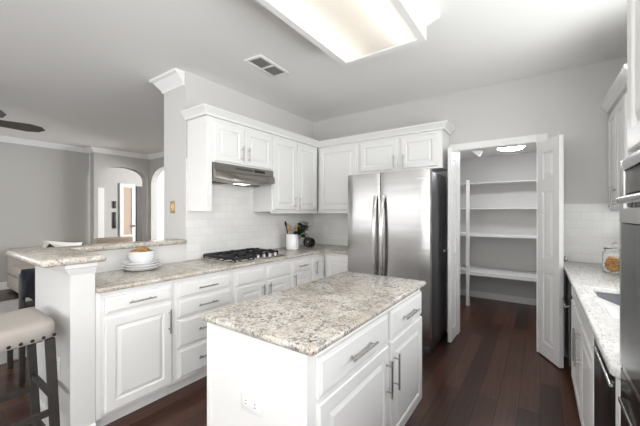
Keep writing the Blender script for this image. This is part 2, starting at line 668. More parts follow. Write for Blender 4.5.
# crown mouldings
crown = [(0.0, CZ - 0.135), (0.012, CZ - 0.135), (0.02, CZ - 0.11), (0.075, CZ - 0.035), (0.1, CZ - 0.025), (0.1, CZ - 0.001), (0.0, CZ - 0.001)]
crown_s = [(0.0, CZ - 0.1), (0.01, CZ - 0.1), (0.07, CZ - 0.025), (0.08, CZ - 0.001), (0.0, CZ - 0.001)]
b = nb()
add_sweep(b, [(XL - WT, LY - 0.01), (XL - WT, COLY), (XL - 0.02, COLY)], crown)
o = struct('trim_2', b, M['trim'], label='white crown moulding on the wall end')
b = nb()
add_sweep(b, [(FARX, FRONTY), (FARX, 2.57), (ARX, 2.57), (ARX, LY), (XL - WT, LY)], crown_s)
struct('trim_3', b, M['trim'], label='white crown moulding of the living room')
b = nb()
prof = [(0.0, 0.0), (0.015, 0.0), (0.015, 0.115), (0.006, 0.135), (0.0, 0.135)]
add_sweep(b, [(FARX, FRONTY), (FARX, 2.57), (ARX, 2.57), (ARX, 2.64)], prof)
struct('baseboard_far', b, M['trim'])

# tile backsplashes
sbox('wall_tile_left', XL + 0.0005, XL + 0.008, COLY + 0.001, YB - 0.009, 0.915, 1.9, M['tile_y'], label='white subway tile backsplash behind cooktop')
sbox('wall_tile_back', XL + 0.0085, -1.75, YB - 0.008, YB - 0.0005, 0.915, 1.39, M['tile_x'], label='white subway tile backsplash beside refrigerator')
sbox('wall_tile_sink', 0.157, XR - 0.009, YB - 0.008, YB - 0.0005, 0.915, 1.458, M['tile_x'], label='white subway tile backsplash right of pantry')
b = nb()
add_box(b, XR - 0.008, XR - 0.0005, 1.25, YB - 0.009, 0.915, 1.06)
add_box(b, XR - 0.008, XR - 0.0005, 2.78, YB - 0.009, 1.06, 1.39)
add_box(b, XR - 0.008, XR - 0.0005, 1.25, 1.42, 1.06, 1.39)
struct('wall_tile_right', b, M['tile_y'])
b = nb()
for y in (1.42, 2.08, 2.74):
    add_box(b, XR + 0.03, XR + 0.08, y, y + 0.04, 1.06, 2.2)
for z in (1.06, 2.16):
    add_box(b, XR + 0.035, XR + 0.075, 1.42, 2.78, z, z + 0.04)
struct('window_5', b, M['trim'])

# pantry casing, jamb and track
b = nb()
cw = 0.09
prof_c = [(0, 0), (0.012, 0.0), (0.02, 0.02), (0.022, cw - 0.01), (0.016, cw)]
for x0, x1 in ((OX0 - cw, OX0), (OX1, OX1 + cw)):
    add_box(b, x0, x1, YB - 0.02, YB - 0.0005, 0, OZ + 0.075, 0.004)
    add_box(b, x0 + 0.012, x1 - 0.012, YB - 0.026, YB - 0.018, 0, OZ + 0.06, 0.003)
add_box(b, OX0, OX1, YB - 0.02, YB - 0.0005, OZ, OZ + 0.075, 0.004)
add_box(b, OX0, OX1, YB - 0.026, YB - 0.018, OZ + 0.012, OZ + 0.063, 0.003)
add_box(b, OX0 - 0.019, OX0, YB, YB + 0.11, 0, OZ)
add_box(b, OX1, OX1 + 0.019, YB, YB + 0.11, 0, OZ)
add_box(b, OX0 - 0.019, OX1 + 0.019, YB, YB + 0.11, OZ, OZ + 0.019)
casing = struct('trim_4', b, M['trim'], label='white casing around the pantry opening')
b = nb()
for x in (-0.52, -0.31):
    add_cyl(b, (x, YB + 0.03, OZ), (x, YB + 0.03, OZ - 0.018), 0.012, seg=12)
obj('ball_catch', b, M['nickel'], casing)


# ---------------------------------------------------------------- panels, handles
def ring_panel(bm, x0, x1, z0, z1, rings, axis_y=0.0):
    """stack of inset rectangles (inset, y) closed by a centre face; back closed too"""
    prev = None
    first = None
    for ins, y in rings:
        r = [bm.verts.new((x0 + ins, axis_y + y, z0 + ins)), bm.verts.new((x1 - ins, axis_y + y, z0 + ins)),
             bm.verts.new((x1 - ins, axis_y + y, z1 - ins)), bm.verts.new((x0 + ins, axis_y + y, z1 - ins))]
        if prev:
            for i in range(4):
                j = (i + 1) % 4
                bm.faces.new((prev[i], prev[j], r[j], r[i]))
        else:
            first = r
        prev = r
    bm.faces.new(prev)
    bm.faces.new(first[::-1])


def door_rings(w, h):
    f = min(0.055, 0.22 * min(w, h))
    return [(0, -0.0005), (0, -0.015), (0.005, -0.02), (f, -0.02), (f + 0.004, -0.0175), (f + 0.008, -0.0105), (f + 0.014, -0.0105),
            (f + 0.034, -0.0185), (f + 0.038, -0.0188)]


DRAWER = [(0, -0.0005), (0, -0.012), (0.003, -0.0145), (0.012, -0.0165), (0.017, -0.02)]
FLAT = [(0, -0.0005), (0, -0.018), (0.003, -0.02)]


def handle_mesh(bm, cx, cz, length, vertical, y0=-0.02, r=0.0055, post=0.03):
    h = length / 2
    for s in (-1, 1):
        o = s * (h - 0.028)
        p = (cx, y0, cz + o) if vertical else (cx + o, y0, cz)
        q = (p[0], y0 - post, p[2])
        add_cyl(bm, p, q, r * 0.8, seg=10)
    if vertical:
        add_cyl(bm, (cx, y0 - post, cz - h), (cx, y0 - post, cz + h), r, seg=12)
    else:
        add_cyl(bm, (cx - h, y0 - post, cz), (cx + h, y0 - post, cz), r, seg=12)


def fronts(t, items):
    """items: (kind, x0, x1, z0, z1, handle) with handle None, 'h', or ('v', x, zc), optional length"""
    for it in items:
        kind, x0, x1, z0, z1, hd = it[:6]
        bm = nb()
        if kind == 'door':
            ring_panel(bm, x0, x1, z0, z1, door_rings(x1 - x0, z1 - z0))
        else:
            ring_panel(bm, x0, x1, z0, z1, DRAWER)
        nm = {'door': 'door', 'drawer': 'drawer', 'false': 'false_drawer'}[kind]
        d = obj(nm, bm, M['cab'], t, smooth=False)
        if hd:
            hb = nb()
            L = it[6] if len(it) > 6 else 0.165
            if hd == 'h':
                handle_mesh(hb, (x0 + x1) / 2, (z0 + z1) / 2, L, False)
            else:
                handle_mesh(hb, hd[1], hd[2], L, True)
            obj('handle', hb, M['nickel'], d)


def base_cabinet(name, label, loc, rotz, w, depth, items, toe=True, h=0.883, side=None):
    t = thing(name, label, 'kitchen cabinet', loc, rotz, None)
    bm = nb()
    add_box(bm, 0.0008, w - 0.0008, 0, depth, 0.105, h, 0.0015, 1)
    add_box(bm, 0.0012, w - 0.0012, 0.075, depth, 0.0, 0.1055)
    obj('body', bm, M['cab'], t, smooth=False)
    fronts(t, items)
    return t


L_ROT = PI / 2     # faces +X, local x runs along +Y
R_ROT = -PI / 2    # faces -X, local x runs along -Y
FX = -2.22         # left run face-frame plane (doors stand 2 cm proud)
dep = FX - XL - 0.001

# left run: widths along Y; local x = y - y0
y0 = 0.756
t = base_cabinet('base_cabinet', 'white base cabinet below the plates and bowls, one wide drawer over one raised panel door', (FX, y0, 0), L_ROT, 1.252 - y0, dep,
                 [('drawer', 0.05, 0.476, 0.738, 0.842, 'h', 0.17), ('door', 0.05, 0.476, 0.125, 0.712, ('v', 0.452, 0.59), 0.17)])
bm = nb()
add_box(bm, -0.0005, 0.028, -0.012, 0.0, 0.105, 0.883, 0.003)
obj('filler_strip', bm, M['cab'], t, smooth=False)
y0 = 1.252
base_cabinet('base_cabinet', 'white base cabinet with a stack of four drawers, left of the cooktop', (FX, y0, 0), L_ROT, 1.80 - y0, dep,
             [('drawer', 0.03, 0.515, 0.73, 0.842, 'h', 0.17), ('drawer', 0.03, 0.515, 0.585, 0.712, 'h', 0.17),
              ('drawer', 0.03, 0.515, 0.362, 0.567, 'h', 0.17), ('drawer', 0.03, 0.515, 0.13, 0.344, 'h', 0.17)])
y0 = 1.80
base_cabinet('base_cabinet', 'white base cabinet under the cooktop, two plain drawer fronts over two doors', (FX, y0, 0), L_ROT, 2.572 - y0, dep,
             [('false', 0.025, 0.365, 0.715, 0.842, None), ('false', 0.408, 0.748, 0.715, 0.842, None),
              ('door', 0.025, 0.365, 0.125, 0.697, ('v', 0.342, 0.60)), ('door', 0.408, 0.748, 0.125, 0.697, ('v', 0.43, 0.60))])
y0 = 2.572
base_cabinet('base_cabinet', 'narrow white base cabinet under the white crock, one drawer over one door', (FX, y0, 0), L_ROT, 2.938 - y0, dep,
             [('drawer', 0.022, 0.348, 0.715, 0.842, 'h', 0.14), ('door', 0.022, 0.348, 0.125, 0.697, ('v', 0.046, 0.62))])
y0 = 2.938
CW = YB - y0 - 0.01
t = thing('corner_cabinet', 'white corner base cabinet with two tall doors meeting beside the refrigerator', 'kitchen cabinet', (FX, y0, 0), L_ROT)
bm = nb()
add_box(bm, 0.0008, CW, 0, dep, 0.105, 0.883)
add_box(bm, 0.0012, CW, 0.075, dep, 0, 0.1055)
# return along the back wall up to the refrigerator (local -y is +X)
add_box(bm, 0.288, CW, -(-1.765 - FX), 0.0, 0.105, 0.883)
add_box(bm, 0.363, CW, -(-1.765 - FX), 0.0, 0.0, 0.1055)
obj('body', bm, M['cab'], t, smooth=False)
bm = nb()
ring_panel(bm, 0.014, 0.262, 0.125, 0.842, door_rings(0.25, 0.72))
d = obj('door', bm, M['cab'], t, smooth=False)
hb = nb()
handle_mesh(hb, 0.075, 0.72, 0.165, True)
obj('handle', hb, M['nickel'], d)
bm = nb()
ring_panel(bm, -2.185, -1.80, 0.125, 0.842, door_rings(0.36, 0.72))
for v in bm.verts:   # panel built facing -Y in world space; turn into the cabinet's local frame
    wx, wy, wz = v.co.x, y0 + 0.288 + v.co.y, v.co.z
    v.co = Vector((wy - y0, FX - wx, wz))
d = obj('door', bm, M['cab'], t, smooth=False)

# ---------------------------------------------------------------- counters


def slab(name, poly, z0, z1, m, bev=0.012):
    bm = nb()
    add_prism(bm, [(x, y, z0) for x, y in poly], (0, 0, z1 - z0))
    bmesh.ops.recalc_face_normals(bm, faces=bm.faces[:])
    es = [e for e in bm.edges if abs(e.verts[0].co.z - e.verts[1].co.z) < 1e-6]
    ve = [e for e in bm.edges if abs(e.verts[0].co.z - e.verts[1].co.z) > 1e-6]
    bmesh.ops.bevel(bm, geom=ve, offset=0.018, segments=4, profile=0.5, affect='EDGES')
    es = [e for e in bm.edges if abs(e.verts[0].co.z - e.verts[1].co.z) < 1e-6 and len(e.link_faces) == 2 and abs(e.calc_face_angle(0)) > 0.5]
    bmesh.ops.bevel(bm, geom=es, offset=bev, segments=3, profile=0.5, affect='EDGES')
    return obj(name, bm, m, angle=0.9)


CT = 0.914
o = slab('countertop', [(XL + 0.009, 0.755), (-2.172, 0.755), (-2.172, 3.172), (-1.762, 3.172), (-1.762, YB - 0.009), (XL + 0.009, YB - 0.009)], 0.884, CT, M['gran_l'])
tag(o, 'long beige granite countertop along the cooktop wall', 'countertop')
o = slab('bar_ledge', [(-2.95, 0.485), (-2.13, 0.485), (-2.13, 0.79), (-2.752, 0.79), (-2.752, COLY - 0.003), (-2.95, COLY - 0.003)], 1.08, 1.12, M['gran_l'], 0.015)
tag(o, 'raised beige granite bar ledge on the half wall', 'countertop')

# ---------------------------------------------------------------- island
o = slab('island_top', [(-1.262, 0.835), (-0.622, 0.835), (-0.622, 2.125), (-1.262, 2.125)], 0.884, CT, M['gran_i'], 0.013)
tag(o, 'speckled granite slab topping the white island', 'countertop')
IX = -0.662
t = thing('kitchen_island', 'white kitchen island with drawers and doors under speckled granite top', 'kitchen island', (IX, 0.862, 0), L_ROT)
bm = nb()
add_box(bm, 0, 1.24, 0, 0.565, 0.105, 0.883, 0.0015, 1)
add_box(bm, 0.002, 1.238, 0.075, 0.563, 0, 0.1055)
obj('body', bm, M['cab'], t, smooth=False)
bm = nb()
add_box(bm, -0.012, -0.0005, -0.004, 0.03, 0.0, 0.883, 0.003)
add_box(bm, -0.012, -0.0005, 0.535, 0.567, 0.0, 0.883, 0.003)
add_box(bm, -0.008, -0.0005, 0.03, 0.535, 0.0, 0.883)
obj('end_panel', bm, M['cab'], t, smooth=False)
fronts(t, [('drawer', 0.045, 0.665, 0.70, 0.85, 'h', 0.22), ('drawer', 0.70, 1.225, 0.70, 0.85, 'h', 0.22),
           ('door', 0.045, 0.665, 0.135, 0.685, ('v', 0.635, 0.525), 0.19), ('door', 0.70, 1.225, 0.135, 0.685, ('v', 0.735, 0.525), 0.19)])


def outlet(name, label, loc, rotz, m=None, w=0.07, h=0.115, horizontal=False, slots=True):
    t = thing(name, label, 'outlet', loc, rotz)
    if horizontal:
        w, h = h, w
    bm = nb()
    add_box(bm, -w / 2, w / 2, -0.006, -0.0003, -h / 2, h / 2, 0.002)
    obj('cover_plate', bm, m or M['white_pl'], t)
    for s in (-1, 1):
        cx, cz = (s * 0.026, 0) if horizontal else (0, s * 0.026)
        bm = nb()
        add_cyl(bm, (cx, -0.0055, cz), (cx, -0.0085, cz), 0.0165, seg=20)
        so = obj('socket', bm, m or M['white_pl'], t)
        bm = nb()
        for q in (-1, 1):
            if horizontal:
                add_box(bm, cx - 0.004, cx + 0.004, -0.0092, -0.008, cz + q * 0.0065 - 0.0014, cz + q * 0.0065 + 0.0014)
            else:
                add_box(bm, cx + q * 0.0065 - 0.0014, cx + q * 0.0065 + 0.0014, -0.0092, -0.008, cz - 0.004, cz + 0.004)
        obj('slot', bm, M['slot'], so)
    return t


outlet('electrical_outlet', 'white electrical outlet on the end of the island', (-0.936, 0.853, 0.616), 0, horizontal=True)
outlet('electrical_outlet', 'white electrical outlet on the half wall beside the stool', (-2.405, 0.629, 0.44), 0)
outlet('electrical_outlet', 'white electrical outlet on the tile beside the refrigerator', (-2.56, YB - 0.0085, 1.12), 0)
t = thing('switch_plate', 'brass switch plate on the end of the tall wall', 'light switch', (-3.017, COLY - 0.0003, 1.432), 0)
bm = nb()
add_box(bm, -0.04, 0.04, -0.006, -0.0003, -0.06, 0.06, 0.002)
obj('cover_plate', bm, M['brass'], t)
bm = nb()
add_box(bm, -0.005, 0.005, -0.016, -0.0055, -0.008, 0.012, 0.002)
obj('toggle', bm, M['white_pl'], t)

# ---------------------------------------------------------------- upper cabinets
UX = -2.48          # left uppers face-frame plane (doors +2 cm)
UZ0, UZ1 = 1.388, 2.262
ud = UX - XL - 0.0095


def upper(name, label, loc, rotz, w, d, z0, z1, items):
    t = thing(name, label, 'kitchen cabinet', loc, rotz)
    bm = nb()
    add_box(bm, 0.0008, w - 0.0008, 0, d, z0, z1, 0.0015, 1)
    obj('body', bm, M['cab'], t, smooth=False)
    fronts(t, items)
    return t


y0 = 1.712
t = upper('wall_cabinet', 'short white upper cabinet with two small doors directly above the range hood', (UX, y0, 0), L_ROT, 2.556 - y0, ud, 1.845, UZ1,
          [('door', 0.075, 0.425, 1.862, 2.225, ('v', 0.395, 1.965), 0.15), ('door', 0.448, 0.832, 1.862, 2.225, ('v', 0.478, 1.965), 0.15)])
bm = nb()
add_box(bm, -0.001, 0.055, -0.008, ud, UZ0, UZ1, 0.0015, 1)
obj('side_panel', bm, M['cab'], t, smooth=False)
y0 = 2.557
upper('wall_cabinet', 'tall white upper cabinet with two doors over the crock, right of the range hood', (UX, y0, 0), L_ROT, 3.44 - y0, ud, UZ0, UZ1,
      [('door', 0.016, 0.418, 1.412, 2.225, ('v', 0.388, 1.50), 0.15), ('door', 0.445, 0.842, 1.412, 2.225, ('v', 0.475, 1.50), 0.15)])
UY = 3.46
upper('wall_cabinet', 'tall white upper cabinet with one broad door, in the corner left of the refrigerator', (UX + 0.001, UY, 0), 0, -1.855 - UX, YB - UY - 0.0095, UZ0, UZ1,
      [('door', 0.035, 0.598, 1.412, 2.225, None)])
upper('wall_cabinet', 'short white upper cabinet with two doors above the refrigerator', (-1.852, UY, 0), 0, -0.852 + 1.852, YB - UY - 0.001, 1.855, UZ1,
      [('door', 0.032, 0.505, 1.88, 2.225, ('v', 0.472, 1.965), 0.15), ('door', 0.553, 0.955, 1.88, 2.225, ('v', 0.582, 1.965), 0.15)])
# crown of the left and back uppers
ccrown = [(0.0, UZ1 - 0.012), (0.026, UZ1 - 0.012), (0.03, UZ1 + 0.004), (0.062, UZ1 + 0.042), (0.07, UZ1 + 0.046), (0.07, UZ1 + 0.06), (0.0, UZ1 + 0.06)]
ccrown = [(o, z + 0.0135) for o, z in ccrown]
b = nb()
add_sweep(b, [(XL + 0.01, 1.71), (UX, 1.71), (UX, UY), (-0.85, UY), (-0.85, YB - 0.01)], ccrown)
struct('trim_5', b, M['cab'], label='white crown moulding topping the upper cabinets')
# light rail under the tall uppers
b = nb()
add_box(b, UX - 0.02, UX - 0.001, 2.558, UY - 0.001, UZ0 - 0.02, UZ0 - 0.0005)
add_box(b, UX - 0.001, -1.856, UY + 0.001, UY + 0.02, UZ0 - 0.02, UZ0 - 0.0005)
struct('trim_6', b, M['cab'], label='white light rail below the upper cabinets')

# ---------------------------------------------------------------- range hood
t = thing('range_hood', 'stainless under cabinet range hood above the cooktop', 'range hood', (0, 0, 0))
bm = nb()
N = 14
hy0, hy1 = 1.772, 2.552
secs = []
for i in range(N + 1):
    u = i / N
    y = hy0 + (hy1 - hy0) * u
    bow = 1 - (2 * u - 1) ** 2
    xl = -2.425 + 0.085 * bow
    zl = 1.70 - 0.035 * bow
    secs.append([(XL + 0.0095, y, 1.8435), (-2.452, y, 1.8435), (-2.448, y, 1.775), (-2.43 + 0.02 * bow, y, 1.765), (xl, y, zl + 0.022), (xl, y, zl), (xl - 0.02, y, zl - 0.004), (XL + 0.0095, y, 1.685)])
rows = [[bm.verts.new(p) for p in s] for s in secs]
for a, c in zip(rows, rows[1:]):
    for k in range(8):
        l = (k + 1) % 8
        bm.faces.new((a[k], c[k], c[l], a[l]))
bm.faces.new(rows[0])
bm.faces.new(rows[-1][::-1])
obj('canopy', bm, M['steel_hood'], t)
bm = nb()
add_box(bm, -2.4535, -2.447, 2.27, 2.42, 1.795, 1.825, 0.002)
obj('control_panel', bm, M['blackpl'], t)
bm = nb()
add_box(bm, -2.454, -2.447, 2.02, 2.25, 1.80, 1.82, 0.002)
obj('vent_slots', bm, M['steel_d'], t)
bm = nb()
add_box(bm, -2.58, -2.47, 2.1, 2.24, 1.668, 1.678, 0.003)
obj('light_lens', bm, M['lamp'], t)
for y in (1.82, 2.26):
    bm = nb()
    add_box(bm, -2.76, -2.62, y, y + 0.24, 1.672, 1.682)
    obj('grease_filter', bm, M['steel_d'], t)

# ---------------------------------------------------------------- cooktop
t = thing('gas_cooktop', 'stainless gas cooktop with black iron grates set in the counter', 'cooktop', (0, 0, CT))
bm = nb()
add_box(bm, -2.765, -2.235, 1.845, 2.53, 0.001, 0.011, 0.004)
obj('tray', bm, M['steel_h'], t)
burn = [(-2.64, 1.99, 0.045), (-2.40, 1.99, 0.05), (-2.55, 2.19, 0.06), (-2.64, 2.39, 0.05), (-2.43, 2.42, 0.035)]
for x, y, r in burn:
    bm = nb()
    add_lathe(bm, [(0, 0.0115), (r, 0.0115), (r, 0.018), (r * 0.8, 0.024), (r * 0.8, 0.03), (0, 0.033)], (x, y, 0), 20)
    obj('burner', bm, M['iron'], t)
for gy0, gy1, gx1 in ((1.87, 2.09, -2.27), (2.095, 2.285, -2.385), (2.29, 2.51, -2.345)):
    bm = nb()
    gx0 = -2.745
    zt = 0.05
    for y in (gy0, gy1):
        add_box(bm, gx0, gx1, y - 0.011, y + 0.011, zt - 0.024, zt, 0.003)
    for x in (gx0, (gx0 + gx1) / 2, gx1):
        add_box(bm, x - 0.011, x + 0.011, gy0, gy1, zt - 0.024, zt, 0.003)
    for q in (0.25, 0.75):
        x = gx0 + (gx1 - gx0) * q
        for y, s in ((gy0, 1), (gy1, -1)):
            add_box(bm, x - 0.009, x + 0.009, min(y, y + s * 0.08), max(y, y + s * 0.08), zt - 0.016, zt + 0.01, 0.003)
        add_box(bm, x - 0.07, x - 0.02, (gy0 + gy1) / 2 - 0.006, (gy0 + gy1) / 2 + 0.006, zt - 0.016, zt + 0.01, 0.003)
        add_box(bm, x + 0.02, x + 0.07, (gy0 + gy1) / 2 - 0.006, (gy0 + gy1) / 2 + 0.006, zt - 0.016, zt + 0.01, 0.003)
    for x in (gx0, gx1):
        for y in (gy0, gy1):
            add_cyl(bm, (x, y, 0.0112), (x, y, zt - 0.01), 0.008, seg=8)
    obj('grate', bm, M['iron'], t)
for i in range(5):
    y = 2.10 + i * 0.082
    bm = nb()
    add_lathe(bm, [(0, 0.0112), (0.025, 0.0112), (0.025, 0.017), (0.019, 0.02), (0.017, 0.034), (0.012, 0.037), (0, 0.037)], (-2.305, y, 0), 18)
    add_box(bm, -2.309, -2.301, y - 0.017, y + 0.017, 0.034, 0.042, 0.002)
    obj('knob', bm, M['nickel'], t)

# ---------------------------------------------------------------- refrigerator
RX0, RX1, RY = -1.748, -0.852, 2.998
t = thing('refrigerator', 'stainless side by side refrigerator between tall cabinet and pantry', 'refrigerator', ((RX0 + RX1) / 2, 3.3, 0))
RC = (RX0 + RX1) / 2


def R(bm):
    for v in bm.verts:
        v.co -= Vector((RC, 3.3, 0))
    return bm


bm = nb()
add_box(bm, RX0 + 0.004, RX1 - 0.004, RY + 0.075, 3.62, 0.03, 1.775, 0.004)
obj('body', R(bm), M['steel_d'], t)
bm = nb()
add_box(bm, RX0 + 0.01, RX1 - 0.01, RY + 0.03, RY + 0.1, 0.0, 0.085, 0.004)
for i in range(5):
    add_box(bm, RX0 + 0.05, RX1 - 0.05, RY + 0.026, RY + 0.032, 0.018 + i * 0.012, 0.024 + i * 0.012)
obj('base_grille', R(bm), M['steel_d'], t)
XS = -1.36


def fdoor(x0, x1):
    """door with a gently bowed front"""
    bm = nb()
    n = 10
    pts = []
    for i in range(n + 1):
        u = i / n
        e = min(u, 1 - u)
        pts.append((x0 + (x1 - x0) * u, RY + 0.003 * (2 * u - 1) ** 2 + (0.006 if e < 0.01 else 0)))
    poly = [(x1, RY + 0.07), (x0, RY + 0.07)] + pts
    add_prism(bm, [(x, y, 0.095) for x, y in poly], (0, 0, 1.79 - 0.095))
    return R(bm)


for x0, x1, hx in ((RX0, XS - 0.004, XS - 0.04), (XS + 0.004, RX1, XS + 0.04)):
    d = obj('door', fdoor(x0, x1), M['steel'], t, angle=0.4)
    bm = nb()
    pts = []
    for i in range(13):
        u = i / 12
        z = 0.66 + u * 0.88
        bow = 1 - (2 * u - 1) ** 2
        pts.append((hx, RY - 0.02 - 0.045 * bow ** 0.7, z))
    prev = None
    for p in pts:
        ring = [bm.verts.new((p[0] + sx * 0.02, p[1] + sy * 0.008, p[2])) for sx, sy in ((-1, -0.3), (-0.6, -1), (0.6, -1), (1, -0.3), (1, 1), (-1, 1))]
        if prev:
            for i in range(6):
                j = (i + 1) % 6
                bm.faces.new((prev[i], prev[j], ring[j], ring[i]))
        else:
            bm.faces.new(ring[::-1])
        prev = ring
    bm.faces.new(prev)
    for z in (0.66, 1.54):
        add_box(bm, hx - 0.02, hx + 0.02, RY - 0.028, RY + 0.008, z - 0.015, z + 0.015, 0.003)
    obj('handle', R(bm), M['steel_h'], d)
    if x0 > -1.5:
        bm = nb()
        for i in range(6):
            add_box(bm, -0.975 + i * 0.016, -0.963 + i * 0.016, RY + 0.0005, RY + 0.0075, 1.70, 1.712)
        obj('badge', R(bm), M['steel_h'], d)

# ---------------------------------------------------------------- counter objects by the cooktop
cx, cy = -2.565, 3.02
bm = nb()
add_lathe(bm, [(0, 0.0), (0.076, 0.0), (0.08, 0.004), (0.08, 0.187), (0.078, 0.191), (0.073, 0.189), (0.072, 0.012), (0, 0.012)], (0, 0, 0), 32)
o = obj('utensil_crock', bm, M['porcelain'], loc=(cx, cy, CT + 0.0005))
tag(o, 'white cylindrical crock holding spoons and greenery beside the cooktop', 'crock')


def spoon(label, x, y, lean, m, head, L):
    bm = nb()
    p0 = Vector((x * 0.35, y * 0.35, 0.016))
    d = Vector((lean[0], lean[1], 1)).normalized()
    p1 = p0 + d * L
    add_tube(bm, [p0, p1], 0.006, 8)
    # oval head
    q = d.to_track_quat('Z', 'Y')
    mt = q.to_matrix().to_4x4() @ Matrix.Diagonal((head, head * 0.55, head * 1.5, 1)).to_4x4()
    bmesh.ops.create_uvsphere(bm, u_segments=14, v_segments=10, radius=1.0, matrix=Matrix.Translation(p1 + d * head * 1.1) @ mt)
    o = obj('wooden_spoon' if m is M['woodsp'] else 'spatula', bm, m, loc=(cx, cy, CT + 0.0005))
    return tag(o, label, 'spoon' if m is M['woodsp'] else 'spatula')


spoon('pale wooden spoon in the white crock, nearer the dark spatula', -0.03, -0.03, (-0.05, -0.12), M['woodsp'], 0.03, 0.225)
spoon('pale wooden spoon in the white crock, next to the leaves', 0.03, 0.03, (0.12, 0.1), M['woodsp'], 0.034, 0.21)
spoon('dark spatula leaning left out of the white crock', -0.05, -0.06, (-0.12, -0.16), M['blackpl'], 0.026, 0.28)

t = thing('leafy_sprig', 'dark green leafy sprig standing in the white crock', 'plant', (cx, cy, CT))
bm = nb()
tips = []
for i in range(7):
    a = random.uniform(0.0, 2.6)
    r = random.uniform(0.06, 0.17)
    tip = Vector((0.03 + r * math.cos(a) * 0.8, 0.02 + r * math.sin(a) * 0.8, random.uniform(0.24, 0.35)))
    tips.append(tip)
    add_tube(bm, [(0.012 * math.cos(a), 0.012 * math.sin(a), 0.02), (0.02 * math.cos(a), 0.02 * math.sin(a), 0.19), tuple(tip)], 0.0022, 6)
obj('stems', bm, M['leaf'], t)
bm = nb()
for tip in tips:
    for k in range(7):
        a = random.uniform(0, 2 * PI)
        L = random.uniform(0.075, 0.12)
        wd = L * 0.36
        d = Vector((math.cos(a), math.sin(a), random.uniform(-0.4, 0.4))).normalized()
        s = d.cross(Vector((0, 0, 1))).normalized()
        up = s.cross(d)
        base = tip - Vector((0, 0, 0.015 * k))
        vs_l, vs_r, mid = [], [], []
        for q in range(6):
            u = q / 5
            c0 = base + d * L * u + up * (-0.02 * u * u)
            ww = wd * math.sin(PI * min(1, u * 0.93 + 0.05)) ** 0.8
            vs_l.append(bm.verts.new(c0 + s * ww + up * 0.004))
            mid.append(bm.verts.new(c0))
            vs_r.append(bm.verts.new(c0 - s * ww + up * 0.004))
        for q in range(5):
            bm.faces.new((vs_l[q], vs_l[q + 1], mid[q + 1], mid[q]))
            bm.faces.new((mid[q], mid[q + 1], vs_r[q + 1], vs_r[q]))
obj('leaves', bm, M['leaf'], t)

# black rounded ring ornament
bm = nb()
ox, oy = -2.53, 3.30


def torus(bm, c, R0, r, tilt, seg=24, sec=12):
    c = Vector(c)
    rings = []
    for i in range(seg):
        a = 2 * PI * i / seg
        ctr = Vector((math.cos(a), 0, math.sin(a)))
        ring = []
        for k in range(sec):
            bta = 2 * PI * k / sec
            p = ctr * (R0 + r * math.cos(bta)) + Vector((0, r * math.sin(bta), 0))
            ring.append(bm.verts.new(c + tilt @ p))
        rings.append(ring)
    for i in range(seg):
        a, b2 = rings[i], rings[(i + 1) % seg]
        for k in range(sec):
            l = (k + 1) % sec
            bm.faces.new((a[k], b2[k], b2[l], a[l]))


torus(bm, (0, 0, 0.068), 0.044, 0.024, Matrix.Rotation(math.radians(35), 3, 'Z'))
torus(bm, (0.045, 0.02, 0.062), 0.04, 0.021, Matrix.Rotation(math.radians(85), 3, 'Z'))
o = obj('ring_ornament', bm, M['blackgl'], loc=(ox, oy, CT + 0.0015))
tag(o, 'black rounded ring ornament on the counter right of the white crock', 'ornament')

# ---------------------------------------------------------------- plates and bowls on the counter
px_, py_ = -2.635, 1.22


def plate_prof(r):
    return [(0, 0.0), (r * 0.6, 0.0), (r * 0.68, 0.003), (r * 0.97, 0.026), (r, 0.031), (r * 0.97, 0.033), (r * 0.66, 0.009), (r * 0.55, 0.007), (0, 0.007)]


zs = CT + 0.0005
names = ['lowest', 'middle', 'top']
for i in range(3):
    bm = nb()
    add_lathe(bm, plate_prof(0.148 - 0.006 * i), (0, 0, 0), 40)
    o = obj('plate', bm, M['porcelain'], loc=(px_ + 0.003 * i, py_ - 0.002 * i, zs))
    tag(o, ['white plate lying lowest in the stack below the bowls', 'white plate in the middle of the stack of three',
            'white plate topmost in the stack, directly under the bowls'][i], 'plate', 'stacked white plates')
    zs += 0.019
bowl = [(0, 0), (0.05, 0), (0.056, 0.004), (0.086, 0.035), (0.099, 0.082), (0.0995, 0.085), (0.096, 0.084), (0.082, 0.038), (0.052, 0.008), (0, 0.006)]
zs += -0.019 + 0.0075
for i in range(2):
    bm = nb()
    add_lathe(bm, bowl, (0, 0, 0), 36)
    o = obj('bowl', bm, M['porcelain'], loc=(px_ + 0.004, py_, zs + 0.0005))
    o.rotation_euler = (0, 0, 0)
    tag(o, ['white bowl standing on the plates, nested under another bowl', 'white bowl heaped with golden snack mix'][i], 'bowl')
    zs += 0.021
bm = nb()
for i in range(110):
    a = random.uniform(0, 2 * PI)
    r = 0.076 * math.sqrt(random.random())
    z = 0.062 + (0.076 - r) * 0.7 * random.uniform(0.6, 1) + 0.012
    rt = Matrix.Rotation(random.uniform(0, PI), 3, Vector((random.random(), random.random(), random.random() + 0.1)).normalized())
    add_box(bm, r * math.cos(a) - 0.012, r * math.cos(a) + 0.012, r * math.sin(a) - 0.009, r * math.sin(a) + 0.009, z - 0.003, z + 0.003, 0.0015, 1, rot=rt)
o = obj('snack_mix', bm, M['snack'], loc=(px_ + 0.004, py_, zs - 0.021))
tag(o, 'golden snack mix heaped in the white bowl', 'snack', kind='stuff')

